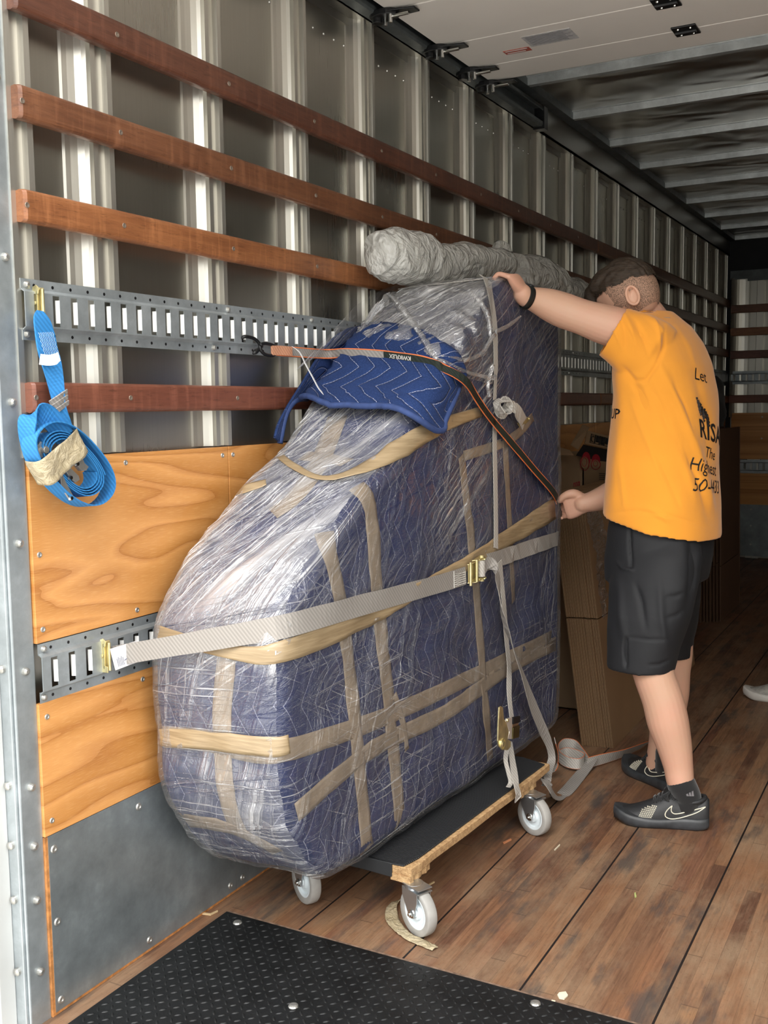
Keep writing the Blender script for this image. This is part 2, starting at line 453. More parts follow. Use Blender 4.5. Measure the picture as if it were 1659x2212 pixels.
# ------------------------------------------------------------ slotted steel tracks
def etrack(z0, z1, ya, yb, first, plane='x', hi=0):
    """slotted track on x = 0 (left wall) written as (depth, along, up)"""
    m = MB(); zc = (z0+z1)/2; sh = .032
    c = .024
    fa = .0016
    m.box((0, ya, z0), (fa, yb, z0+c)); m.box((0, ya, z1-c), (fa, yb, z1))
    d = .011
    m.prism([(0, z0+c-.002), (fa, z0+c-.004), (d+fa, z0+c+.003), (d, z0+c+.004)], 'y', ya, yb)
    m.prism([(0, z1-c+.002), (fa, z1-c+.004), (d+fa, z1-c-.003), (d, z1-c-.004)], 'y', ya, yb)
    m.box((d-.0008, ya, z0+c+.003), (d+fa, yb, zc-sh)); m.box((d-.0008, ya, zc+sh), (d+fa, yb, z1-c-.003))
    y = first; prev = ya
    tabs = MB()
    while y+.02 < yb:
        if y > ya:
            m.box((d-.0008, prev, zc-sh), (d+fa, y, zc+sh)); prev = y+.0195
            tabs.prism([(d+.0008, y+.0195), (d-.0005, y+.0195), (d-.008, y+.0150), (d-.007, y+.0145)], 'z', zc-sh+.008, zc+sh-.008)
        y += .0508
    m.box((d-.0008, prev, zc-sh), (d+fa, yb, zc+sh))
    return m, tabs
def track_holes(z, ya, yb, step=.0508, x=.0017):
    m = MB(); y = ya+.03
    while y < yb-.02:
        m.lathe([(0, .0004), (.0035, .0004), (.0037, 0)], (x, y, z), (1, 0, 0), 8); y += step
    return m
lip_m = mk_alu('slot_lip_steel', (.92, .92, .90), .4, metal=.3)
for (z0, z1, nm) in ((1.467, 1.592, 'upper'), (.702, .830, 'lower')):
    root = empty('logistics_track', (0, -.285, z0), {'upper': 'long grey galvanised slotted steel track above the lowest wooden slat on the left wall',
                 'lower': 'grey galvanised slotted steel track between the two rows of plywood on the left wall'}[nm], 'cargo track', 'slotted steel tracks on the left wall')
    m, tabs = etrack(z0, z1, -.285, Y1-.03, -.2105-.0508)
    m.mi = 1; m.add(tabs.v, tabs.f); m.mi = 2
    for z in (z0+.012, z1-.012):
        h = track_holes(z, -.28, 3.4); m.add(h.v, h.f)
    m.build('rail', [galv, lip_m, black_metal], root)
    for k in range(9):
        for z, off in ((z1-.012, 0), (z0+.012, -.065)):
            y = k*SP+off if k else (-.27 if z > (z0+z1)/2 else -.275)
            if nm == 'lower' and k > 1: continue
            b = MB(); b.lathe([(0, .007), (.003, .007), (.006, .005), (.0075, .0)], (.0016, y, z), (1, 0, 0), 12)
            b.build('bolt', bolt_m, root)
# tracks across the end wall
for z0, z1, nm in ((1.477, 1.585, 'upper'), (.727, .84, 'lower')):
    m, tabs = etrack(z0, z1, .04, XR-.03, .06)
    for q in (m, tabs): q.v = [(b, YB-.03-a, c) for a, b, c in q.v]
    root = empty('logistics_track', (.04, YB-.03, z0), f'{nm} slotted steel track across the far end wall of the truck', 'cargo track', 'slotted tracks on the far end wall')
    m.mi = 1; m.add(tabs.v, tabs.f); m.build('rail', [galv, lip_m], root)

# ------------------------------------------------------------ plywood and kick sheets
def plywood(ya, yb, z0, z1, x0, th, label, scr, mat=None, cat='plywood panel', nm='plywood_panel', grp='plywood lining sheets', normal='x'):
    root = empty(nm, (x0, ya, z0) if normal == 'x' else (ya, YB, z0), label, cat, grp)
    if normal == 'x': m = MB().box((x0, ya, z0), (x0+th, yb, z1))
    else: m = MB().box((ya, YB-.03, z0), (yb, YB-.005, z1))
    m.build('sheet', mat or ply_m, root, bevel=.001)
    for y, z in scr:
        b = MB()
        if normal == 'x': b.lathe([(0, .001), (.0025, .001), (.0035, .0022), (.0055, .0022), (.0065, .0)], (x0+th, y, z), (1, 0, 0), 12)
        else: b.lathe([(0, .002), (.006, .002), (.007, .0)], (y, YB-.03, z), (0, -1, 0), 8)
        b.build('screw', bolt_m, root)
    return root
PT = .012
plywood(-.288, .388, .832, 1.222, -.0095, PT, 'honey-coloured varnished plywood sheet above the lower track, nearest the doorway', [(-.27, 1.19), (-.27, 1.02), (-.27, .86), (.0, 1.20), (.365, 1.20), (.02, .85)])
plywood(.392, 3.64, .832, 1.222, -.0095, PT, 'honey-coloured plywood sheet whose near edge shows beside the sloping wrapped machine', [(.41, 1.20), (.8, 1.2)])
plywood(3.645, 7.33, .832, 1.222, -.0095, PT, 'dim plywood sheet far inside the truck behind the printed carton', [])
plywood(-.291, 3.64, .409, .702, -.0095, PT, 'honey-coloured plywood sheet below the lower track, above the bare steel sheet', [(-.27, .67), (-.27, .44), (.03, .68)])
plywood(-.291, 7.33, .0, .407, -.011, PT, 'plywood backing strip showing only as a thin edge behind the steel kick sheet', [], mat=ply_edge)
plywood(3.645, 7.33, .409, .702, -.0095, PT, 'dim lower plywood sheet far inside the truck', [])
plywood(.05, XR, .845, 1.235, 0, .02, 'dim brown plywood sheet on the far end wall between its two tracks', [(.3, 1.2), (.3, 1.02)], normal='y')
plywood(.05, XR, .46, .725, 0, .02, 'dim brown plywood sheet on the far end wall below its lower track', [], normal='y')
pe = MB().box((-.012, -.294, 0), (.002, -.2905, 1.222)); 
KS = 'steel_kick_sheet'
kick = [(-.283, .371, [(-.268, .375), (-.268, .21), (-.268, .03), (.0, .375), (.02, .03), (.345, .03), (.345, .375)], 'scuffed grey steel kick sheet on the left wall at the doorway'),
        (.373, 3.6, [(.4, .03), (.9, .03)], 'grey steel kick sheet starting behind the bottom of the wrapped machine'),
        (3.604, 7.33, [], 'dim steel kick sheet far inside on the left wall')]
for ya, yb, sc, lb in kick:
    root = empty(KS, (0, ya, 0), lb, 'steel sheet', 'steel sheets along the foot of the walls')
    MB().box((0, ya, .008), (.0025, yb, .408)).build('sheet', steel_sheet, root)
    for y, z in sc:
        b = MB(); b.lathe([(0, .001), (.003, .001), (.004, .003), (.0075, .003), (.0095, .0)], (.0025, y, z), (1, 0, 0), 14); b.build('screw', bolt_m, root)
root = empty(KS, (.05, YB-.03, 0), 'dark grey steel kick sheet at the foot of the far end wall', 'steel sheet', 'steel sheets along the foot of the walls')
MB().box((.05, YB-.034, .02), (XR, YB-.03, .46)).build('sheet', steel_sheet, root)
for z in (.42, .28, .12):
    for x in (.23, .8): MB().lathe([(0, .003), (.007, .003), (.009, .0)], (x, YB-.034, z), (0, -1, 0), 10).build('screw', bolt_m, root)

# ------------------------------------------------------------ door frame
fr = empty('trim_1', (-.04, -.36, 0), kind='structure')
m = MB(); m.box((-.055, -.352, -.06), (-.012, -.305, 2.9)); m.box((-.012, -.347, -.06), (-.004, -.29, 2.9))
m.build('steel_post', galv, fr, bevel=.003)
for z in (2.29, 2.06, 1.98, 1.63, 1.34, 1.05, .78, .53, .40, .28, .12):
    b = MB(); b.lathe([(0, .010), (.004, .010), (.008, .007), (.009, .0)], (-.004, -.318, z), (1, 0, 0), 14); b.lathe([(0, .010), (.004, .009), (.0085, .006), (.009, .0)], (-.03, -.352, z+.01), (0, -1, 0), 14)
    b.build('bolt', bolt_m, fr)
f2 = empty('trim_2', (-.3, -.37, 0), kind='structure')
m = MB(); m.box((-.062, -.395, -.5), (-.040, -.352, 3.0)); m.box((-.30, -.385, -.5), (-.066, -.355, 3.0)); m.box((-.069, -.39, -.5), (-.064, -.36, 3.0))
m.box((-.3, -.40, 2.72), (XR+.3, -.355, 3.0)); m.box((XR+.04, -.40, -.5), (XR+.3, -.355, 2.72)); m.box((-.3, -.40, -.5), (XR+.3, -.365, -.07))
m.build('white_frame', white_paint, f2, bevel=.003)

# ------------------------------------------------------------ overhead door, open under the roof
d1 = empty('door_1', (.08, 0, 2.55), kind='structure')
seams = [-.30, .05, .42, .79, 1.16, 1.535, 1.81, 1.99]
for a, b in zip(seams[:-1], seams[1:]):
    MB().box((.085, a+.0015, 2.555), (XR-.085, b-.0015, 2.59)).build('door_panel', white_panel, d1, bevel=.003)
for y in seams[1:-1]:
    for x in (.86, 1.62):
        m = MB(); m.box((x-.04, y-.045, 2.549), (x+.04, y+.045, 2.555)); m.cyl((x-.035, y, 2.547), (x+.035, y, 2.547), .007)
        h = m.build('hinge', black_metal, d1, bevel=.002)
        b = MB()
        for dx in (-.02, .02):
            for dy in (-.028, .028): b.lathe([(0, .004), (.003, .0035), (.005, 0)], (x+dx, y+dy, 2.549), (0, 0, -1), 8)
        b.build('bolts', chrome, h)
for y in [.05, .42, .79, 1.16, 1.535, 1.81, 1.985]:
    m = MB(); m.prism([(.075+.05*math.cos(t), y+.035*math.sin(t)) for t in [i*PI/8 for i in range(16)]], 'z', 2.535, 2.553)
    m.prism([(.10, y-.03), (.185, y-.012), (.185, y+.026), (.10, y+.03)], 'z', 2.542, 2.548)
    m.cyl((.05, y, 2.520), (.05, y, 2.55), .018, 14)
    r = m.build('roller_bracket', black_metal, d1, bevel=.0015)
    b = MB(); b.cyl((.10, y-.01, 2.532), (.165, y-.01, 2.532), .006); b.cyl((.07, y+.012, 2.515), (.07, y+.012, 2.545), .006); b.cyl((.105, y-.018, 2.51), (.105, y-.018, 2.545), .006)
    b.build('bolts', chrome, r)
# track that carries the rollers
m = MB(); ya, yb = -.30, 2.68
m.prism([(.012, 2.545), (.050, 2.545), (.055, 2.552), (.055, 2.565), (.052, 2.565), (.048, 2.550), (.016, 2.550), (.016, 2.625), (.048, 2.625), (.055, 2.612), (.058, 2.615), (.052, 2.630), (.012, 2.630)], 'y', ya, yb)
tr = m.build('door_track', galv_dark); tag(tr, 'dark steel roller track under the roof edge that carries the open door', 'door track')
m = MB(); m.box((.010, 2.655, 2.535), (.062, 2.70, 2.63)); m.build('rubber_stop', black_metal, tr)
st = empty('warning_label', (.42, 1.67, 2.555), 'pale printed notice stuck to the white open door', 'sticker')
pp = simple('printed_notice', (.50, .49, .50), .5, 0, .2, 60); rp = simple('red_label', (.42, .10, .07), .5, 0, .3, 80)
grey_ink = simple('grey_ink', (.22, .22, .24), .6); white_ink = simple('white_ink', (.75, .73, .70), .6)
MB().box((.36, 1.595, 2.5535), (.53, 1.70, 2.555)).build('paper', pp, st)
b = MB()
for i in range(9): b.box((.37, 1.605+i*.0095, 2.5530), (.37+(.13 if i % 3 else .15), 1.609+i*.0095, 2.5536))
b.build('print', grey_ink, st)
s2 = empty('warning_label', (.29, 1.70, 2.555), 'small red sticker beside the pale notice on the white open door', 'sticker')
MB().box((.255, 1.695, 2.5535), (.35, 1.732, 2.555)).build('paper', rp, s2)
b = MB(); b.box((.262, 1.700, 2.5530), (.342, 1.706, 2.5536)); b.box((.262, 1.720, 2.5530), (.33, 1.725, 2.5536)); b.build('print', white_ink, s2)

# ------------------------------------------------------------ tread mat
def tread_mat():
    xa, xb, ya, yb = .052, XR-.05, -.55, .262
    root = empty('tread_mat', (xa, ya, 0), 'black rubber mat with raised tread pattern across the doorway floor', 'mat')
    MB().box((xa, ya, 0), (xb, yb, .006)).build('sheet', rubber_mat_m, root, bevel=.002)
    m = MB(); s = .0215
    for i in range(int((xb-xa)/s)):
        for j in range(int((yb-ya)/s)):
            cx = xa+.02+i*s; cy = ya+.02+j*s
            ang = PI/4 if (i+j) % 2 else -PI/4
            if cx > 1.5 or cy < -.5: continue
            L = .0098; Wd = .0032
            vs = []
            for h, k in ((.006, 1.), (.0080, .55)):
                for q in range(8):
                    t = 2*PI*q/8; x = math.cos(t)*L*k; y = math.sin(t)*Wd*k
                    vs.append((cx+x*math.cos(ang)-y*math.sin(ang), cy+x*math.sin(ang)+y*math.cos(ang), h))
            m.add(vs, [(q, (q+1) % 8, 8+(q+1) % 8, 8+q) for q in range(8)]+[tuple(range(8, 16))])
    tag(m.build('tread_pattern', rubber_mat_m, root, smooth=True), kind='stuff')
    for x, y in ((.45, -.02), (.115, .225), (.92, .235), (1.35, -.05)):
        MB().lathe([(0, .0105), (.006, .0105), (.010, .009), (.012, .006)], (x, y, 0), (0, 0, 1), 14).build('bolt', bolt_m, root)
tread_mat()
# strip of bare metal and grime where the mat meets the boards
e = MB().box((.05, .262, 0), (XR-.05, .272, .0025)).build('threshold_strip', simple('grimy_threshold', (.20, .13, .09), .7, 0, .5, 60)); tag(e, 'thin grimy edging strip between the tread mat and the floorboards', 'edging strip')
# ------------------------------------------------------------ wrapped machine
def stitch_mat(name, base, thread, spacing=.052, amp=.030, period=.16, uv=False, rough=.85):
    n = NT(name)
    if uv:
        s = n.sep(n.uv); h, v = s[0], s[1]
    else:
        s = n.sep(); geo = n.new('NewGeometry'); nn = n.sep(geo.outputs['Normal'])
        side = n.math('GREATER_THAN', n.math('ABSOLUTE', nn[0]), .62)
        h = n.math('ADD', n.math('MULTIPLY', s[1], side), n.math('MULTIPLY', s[0], n.math('SUBTRACT', 1., side)))
        v = n.math('ADD', s[2], n.math('MULTIPLY', s[1], .25))
    wob = n.noise(scale=3.2, detail=3)
    h = n.math('ADD', h, n.math('MULTIPLY', wob, .11 if not uv else .03)); v = n.math('ADD', v, n.math('MULTIPLY', n.noise(scale=2.1, detail=2), .10 if not uv else .0))
    tri = n.math('PINGPONG', v, period/2)
    tt = n.math('DIVIDE', n.math('ADD', h, n.math('MULTIPLY', tri, 2*amp/period*1.6)), spacing)
    d = n.math('ABSOLUTE', n.math('SUBTRACT', n.math('FRACT', tt), .5))
    dash = n.math('GREATER_THAN', n.math('FRACT', n.math('MULTIPLY', v, 130)), .22)
    line = n.math('MULTIPLY', n.math('LESS_THAN', d, .016), dash)
    puff = n.math('SMOOTH_MIN', d, .16, .12)
    weave = n.noise(scale=260, detail=3); cloud = n.noise(scale=7, detail=5)
    col = n.mix(cloud, tuple(k*.72 for k in base), tuple(min(1, k*1.25) for k in base))
    col = n.mix(n.math('MULTIPLY', n.ramp(weave, [(.45, 0.), (.7, 1.)]), .35), col, tuple(min(1, k*2.0+.02) for k in base))
    col = n.mix(line, col, thread)
    n.P(Base_Color=col, Roughness=rough, Sheen_Weight=.02, Specular_IOR_Level=.2)
    n.bump(n.math('ADD', n.math('MULTIPLY', puff, 1.4), n.math('MULTIPLY', weave, .06)), .9 if uv else .35, .02)
    return n.m
blanket_m = stitch_mat('quilted_blue_blanket', (.010, .018, .076), (.27, .28, .38))
flap_m = stitch_mat('bright_blue_blanket', (.014, .034, .118), (.50, .51, .66), .040, .040, .20, uv=True)
hem_m = simple('blanket_binding', (.028, .055, .17), .8, 0, .2, 60)
def film_mat(name, base=.10, streak=.55, white=(.93, .93, .95), rough=.16, scale=1.0, zfan=True, gloss=.22):
    n = NT(name)
    s = n.sep(); geo = n.new('NewGeometry'); nn = n.sep(geo.outputs['Normal'])
    side = n.math('GREATER_THAN', n.math('ABSOLUTE', nn[0]), .62)
    h = n.math('ADD', n.math('MULTIPLY', s[1], side), n.math('MULTIPLY', s[0], n.math('SUBTRACT', 1., side)))
    base_v = n.comb(h, s[2], s[0])
    def lay(rot, sc, ratio, lo, hi, detail=4, d=.15):
        v = n.map(n.map(base_v, rot=(0, 0, -rot)), scale=(sc*scale, sc*ratio*scale, 1.2))
        return n.ramp(n.noise(v, scale=1., detail=detail, rough=.6, dist=d), [(lo, 0.), (hi, 1.)])
    a = lay(.05, 2.4, 75, .55, .66); b = lay(.58, 1.7, 95, .50, .60); a2 = lay(.24, 1.3, 46, .58, .74)
    c = lay(-.45, 2.6, 90, .62, .70); b2 = lay(.50, .9, 24, .56, .78); g = lay(.95, 2.0, 60, .50, .64); g2 = lay(.85, .8, 16, .52, .70)
    d_ = lay(1.42, 2.2, 70, .56, .68); d2 = lay(1.25, .9, 22, .54, .74)
    fine = lay(-.3, 22., 9, .55, .75, 3, .6)
    up = n.math('MINIMUM', n.math('MAXIMUM', n.math('MULTIPLY', n.math('SUBTRACT', s[2], .55), 1.8), 0.), 1.)
    dn = n.math('SUBTRACT', 1., up); front = n.math('SUBTRACT', 1., side)
    r1 = n.ramp(n.noise(scale=2.6, detail=4), [(.40, .12), (.62, 1.)]); r2 = n.ramp(n.noise(n.map(loc=(5, 1, 2)), scale=3.4, detail=3), [(.40, .05), (.58, 1.)])
    low = n.math('MULTIPLY', n.math('MAXIMUM', a, n.math('MULTIPLY', a2, .55)), n.math('ADD', .15, dn))
    hi_ = n.math('MULTIPLY', n.math('MAXIMUM', b, n.math('MULTIPLY', b2, .5)), up)
    hump = n.math('MULTIPLY', n.math('MULTIPLY', front, 1. if zfan else 0.), n.math('MINIMUM', n.math('MAXIMUM', n.math('MULTIPLY', n.math('SUBTRACT', s[2], .80), 8.), 0.), 1.))
    low = n.math('MULTIPLY', low, n.math('SUBTRACT', 1., n.math('MULTIPLY', hump, .85))); hi_ = n.math('MULTIPLY', hi_, n.math('SUBTRACT', 1., n.math('MULTIPLY', hump, .6)))
    fan = n.math('MULTIPLY', n.math('MAXIMUM', g, g2), hump); hi_ = n.math('MAXIMUM', hi_, fan)
    st = n.math('MAXIMUM', n.math('MULTIPLY', n.math('MAXIMUM', low, hi_), r1), n.math('MULTIPLY', fan, .75))
    st = n.math('MAXIMUM', st, n.math('MULTIPLY', n.math('MULTIPLY', c, r2), .6))
    vert = n.math('MULTIPLY', n.math('MAXIMUM', d_, n.math('MULTIPLY', d2, .9)), n.math('MULTIPLY', r2, n.math('ADD', .22, n.math('MULTIPLY', front, .8))))
    st = n.math('MAXIMUM', st, vert)
    deep = n.math('MINIMUM', n.math('MAXIMUM', n.math('MULTIPLY', n.math('SUBTRACT', s[1], .45), 1.2), 0.), 1.)
    st = n.math('MULTIPLY', st, n.math('SUBTRACT', 1., n.math('MULTIPLY', n.math('MULTIPLY', deep, side), .55)))  # side streaks fade inwards: reflection of the dark interior put into the opacity
    farm = n.math('MULTIPLY', n.math('MINIMUM', n.math('MAXIMUM', n.math('MULTIPLY', n.math('SUBTRACT', s[1], 1.42), 12.), 0.), 1.), n.math('LESS_THAN', s[2], 1.05))
    st = n.math('MAXIMUM', st, n.math('MULTIPLY', n.math('MAXIMUM', d_, d2), n.math('MULTIPLY', farm, .8)))
    lit_haze = n.math('MULTIPLY', n.math('ADD', n.math('MULTIPLY', front, .16), .01), n.math('ADD', r2, .3))  # milky film, whitened more on front faces: daylight painted into its opacity
    st = n.math('ADD', st, n.math('MULTIPLY', lit_haze, 1.2))
    fr = n.new('LayerWeight'); fr.inputs[0].default_value = .28
    op = n.math('ADD', n.math('MULTIPLY', st, streak), n.math('ADD', base, n.math('MULTIPLY', fr.outputs['Facing'], .05)), None)
    op = n.math('MINIMUM', op, .92)
    n.P(Base_Color=white, Roughness=rough, Specular_IOR_Level=.9, IOR=1.5)
    hgt = n.math('ADD', n.math('MULTIPLY', n.math('MAXIMUM', low, n.math('MAXIMUM', hi_, vert)), .35), n.math('ADD', n.math('MULTIPLY', n.noise(scale=11, detail=5), .9), n.math('MULTIPLY', n.math('ADD', a2, d2), .45)))
    nb = n.bump(hgt, 1., .016)
    tr = n.new('BsdfTransparent'); gl = n.new('BsdfGlossy'); gl.inputs['Roughness'].default_value = rough
    gl.inputs['Color'].default_value = (1, 1, 1, 1); n.l.new(nb, gl.inputs['Normal'])
    m1 = n.new('MixShader'); n.set(m1.inputs[0], op); n.l.new(tr.outputs[0], m1.inputs[1]); n.l.new(n.b.outputs[0], m1.inputs[2])
    m2 = n.new('MixShader')
    n.set(m2.inputs[0], n.math('MULTIPLY', n.math('ADD', n.math('ADD', .12, n.math('MULTIPLY', n.math('MINIMUM', st, 1.), .7)), fr.outputs['Fresnel']), gloss)); n.l.new(m1.outputs[0], m2.inputs[1]); n.l.new(gl.outputs[0], m2.inputs[2])
    n.l.new(m2.outputs[0], n.out.inputs['Surface'])
    return n.m
film_m = film_mat('stretch_film', .015, .60, rough=.10, gloss=.34)
film_loose_m = film_mat('loose_film', .02, .70, rough=.08, scale=.7, gloss=.42, zfan=False)
def mk_tape():
    n = NT('brown_packing_tape')
    f = n.noise(n.map(scale=(3, 3, 40), rot=(.2, 0, 0)), scale=4, detail=6)
    n.P(Base_Color=n.ramp(f, [(.3, (.27, .195, .11)), (.7, (.40, .30, .18))]), Roughness=.28, Specular_IOR_Level=.6)
    n.bump(f, .35, .004)
    return n.m
tape_m = mk_tape()
tape_under = simple('brown_tape_under_film', (.27, .21, .15), .5, 0, .15, 30)

PROFILE = [(.27, .190), (.15, .232), (.055, .355), (.014, .47), (.004, .62), (.004, .78), (.03, .86), (.13, .965), (.35, 1.125), (.54, 1.225), (.70, 1.365),
           (.88, 1.515), (1.08, 1.655), (1.20, 1.705), (1.36, 1.716), (1.56, 1.710), (1.635, 1.655), (1.655, 1.50), (1.655, .9), (1.655, .33), (1.62, .20), (1.50, .180), (1.0, .178)]
XL, XRR = .045, .412
def skew(p): return Vector((p[0]+.048*p[1], p[1], p[2]))
def body_mesh(off=0., lump=1.0, seed=0., wr=0.):
    P = PROFILE
    # closed Catmull-Rom resample
    n = len(P); dense = []
    for i in range(n):
        p0, p1, p2, p3 = [Vector(P[(i+k-1) % n]) for k in range(4)]
        L = max(2, int((p2-p1).length/.012))
        for j in range(L):
            t = j/L
            c = .5*((2*p1)+(p2-p0)*t+(2*p0-5*p1+4*p2-p3)*t*t+(3*p1-p0-3*p2+p3)*t**3)
            l = p1.lerp(p2, t); dense.append(l.lerp(c, .7))
    N = len(dense)
    nor = []
    for i in range(N):
        t = (dense[(i+3) % N]-dense[i-3]).normalized(); nor.append(Vector((t.y, -t.x)))
    cen = Vector((.90, .75))
    if (dense[0]-cen).dot(nor[0]) < 0: nor = [-q for q in nor]
    R = .050; rings = []
    xl, xr = XL-off, XRR+off
    for a in [0, 15, 32, 48, 65, 80]: rings.append((xl+R*(1-math.cos(math.radians(a))), R*(1-math.sin(math.radians(a)))))
    for k in range(1, 25): rings.append((xl+R+(xr-xl-2*R)*k/25, 0.))
    for a in [80, 65, 48, 32, 15, 0]: rings.append((xr-R*(1-math.cos(math.radians(a))), R*(1-math.sin(math.radians(a)))))
    vs = []
    def lumps(p, nv):
        q = Vector((p[0], p[1], p[2]))
        d = .009*mnoise.noise(q*4.3+Vector((seed, 0, 3)))+.006*mnoise.noise(q*9.+Vector((1, seed, 5)))+.0025*mnoise.noise(q*24.)
        if wr: d += wr*mnoise.noise(Vector((q.x*10, q.y*10, q.z*60))) + wr*.8*mnoise.noise(Vector((q.x*46, q.y*12, q.z*10)))
        return d*lump
    for x, ins in rings:
        for i in range(N):
            p = dense[i]+nor[i]*(off-ins)
            nv = Vector((0, nor[i].x, nor[i].y))
            w = Vector((x, p.x, p.y)); w = w+nv*lumps(w, nv); vs.append(skew(w))
    fs = []
    nr = len(rings)
    for r in range(nr-1):
        for i in range(N): fs.append((r*N+i, r*N+(i+1) % N, (r+1)*N+(i+1) % N, (r+1)*N+i))
    for sd in (0, 1):
        last = 0 if sd == 0 else (nr-1)*N
        x0 = xl if sd == 0 else xr
        K = 36
        for k in range(1, K+1):
            b = len(vs)
            f = 1-k/(K+.5)
            for i in range(N):
                p = dense[i]+nor[i]*(off-R); p = cen+(p-cen)*f
                w = Vector((x0, p.x, p.y)); dx = lumps(w, None)*1.3*min(1, k/4)
                w.x += dx if sd else -dx
                vs.append(skew(w))
            for i in range(N): fs.append((last+i, last+(i+1) % N, b+(i+1) % N, b+i))
            last = b
        fs.append(tuple(last+i for i in range(N)))
    return vs, fs
bundle = empty('wrapped_machine', (.25, .8, .17), 'tall slope-fronted machine bundled in blue quilted blankets, brown tape and clear stretch film', 'wrapped machine')
bv, bf = body_mesh()
m = MB(); m.add(bv, bf); m.build('quilted_blanket', blanket_m, bundle, smooth=True)
BV = BVHTree.FromPolygons([Vector(v) for v in bv], bf)
wv, wf = body_mesh(.008, 1.0, 0., .0035)
m = MB(); m.add(wv, wf); m.build('stretch_film', film_m, bundle, smooth=True)
WV = BVHTree.FromPolygons([Vector(v) for v in wv], wf)
def hit(u, v, off=.0, tree=None, miss=None):
    loc, nor, i, d = (tree or WV).ray_cast(CAM, ray(u, v).normalized())
    if loc is None:
        return (at(u, v, 'x', .03) if miss is None else miss), Vector((.3, -.9, .1)).normalized()
    if nor.dot(ray(u, v)) > 0: nor = -nor
    return loc+nor*off, nor
def surf_path(px, off, tree=None, step=14):
    """pixel polyline -> points and normals on the bundle, evenly spaced"""
    out = []
    for (u0, v0), (u1, v1) in zip(px[:-1], px[1:]):
        k = max(1, int(math.hypot(u1-u0, v1-v0)/step))
        for j in range(k): out.append(hit(u0+(u1-u0)*j/k, v0+(v1-v0)*j/k, off, tree))
    out.append(hit(*px[-1], off, tree)); return out
def tape_on(px, w, off, tree, mat, parent, name='packing_tape', cross=5, wob=0.):
    pts = surf_path([tuple(q) for q in catmull_px(px)], off, tree)
    N = len(pts); ws = w if hasattr(w, '__len__') else [w, w]
    vs = []; fs = []
    # smooth the normals a little
    for i in range(N):
        t = (pts[min(i+1, N-1)][0]-pts[max(i-1, 0)][0]).normalized()
        nn = pts[i][1]; sd = nn.cross(t).normalized()
        f = i/(N-1)*(len(ws)-1); a = int(min(f, len(ws)-2)); wi = ws[a]+(ws[a+1]-ws[a])*(f-a)
        for c in range(cross+1):
            q = pts[i][0]+sd*wi*(c/cross-.5)
            loc, nr, _, _ = tree.find_nearest(q)
            if nr.dot(nn) < 0: nr = -nr
            vs.append(loc+nr*(off+wob*mnoise.noise(q*25)))
    for i in range(N-1):
        for c in range(cross):
            a = i*(cross+1)+c; fs.append((a, a+1, a+cross+2, a+cross+1))
    m = MB(); m.add(vs, fs)
    return m.build(name, mat, parent, smooth=True, solid=.0006, fix=False)
def catmull_px(px, k=4):
    if len(px) == 2: return px
    return [(p.x, p.y) for p in catmull([(a, b, 0) for a, b in px], k)]
# tape under the film
for px, w in (([(700, 1150), (735, 1300), (760, 1500), (780, 1700), (792, 1835)], .050),
              ([(770, 1050), (800, 1100), (815, 1300), (835, 1480), (852, 1650), (865, 1800)], .055),
              ([(995, 985), (1010, 1100), (1030, 1300), (1042, 1450), (1058, 1640)], .042),
              ([(1090, 950), (1098, 1100), (1108, 1300)], .035),
              ([(730, 900), (690, 1000), (640, 1070), (590, 1110)], .060),
              ([(655, 985), (700, 990), (750, 1000)], .045),
              ([(850, 1500), (872, 1570), (878, 1620)], .022),
              ([(335, 1590), (450, 1600), (590, 1625), (800, 1560), (1000, 1470), (1190, 1375)], [.05, .055, .05, .05, .045, .045]),
              ([(640, 1755), (800, 1620), (960, 1540), (1100, 1440), (1200, 1390)], .05),
              ([(490, 1420), (480, 1560), (490, 1720), (520, 1800)], .05),
              ([(400, 1770), (500, 1790), (600, 1840)], .05),
              ([(1150, 900), (1100, 950), (1000, 985)], .03)):
    tape_on(px, w, .0018, BV, tape_under, bundle)
# tape over the film
tape_on([(328, 1362), (420, 1390), (520, 1412), (590, 1412), (700, 1375), (850, 1300), (1000, 1222), (1100, 1160), (1198, 1098)], [.034, .03, .05, .062, .06, .04, .045, .06, .075], .0015, WV, tape_m, bundle, wob=.002)
tape_on([(590, 972), (630, 1005), (690, 1032), (760, 1022), (850, 975), (940, 925), (1040, 888)], [.02, .022, .018, .045, .06, .04, .03], .002, WV, tape_m, bundle, wob=.003)
tape_on([(490, 1068), (530, 1056), (575, 1042)], .035, .0015, WV, tape_m, bundle, wob=.002)

tape_on([(332, 1592), (420, 1596), (500, 1606), (592, 1614), (625, 1607)], [.040, .046, .046, .046, .044], .0008, WV, tape_m, bundle)

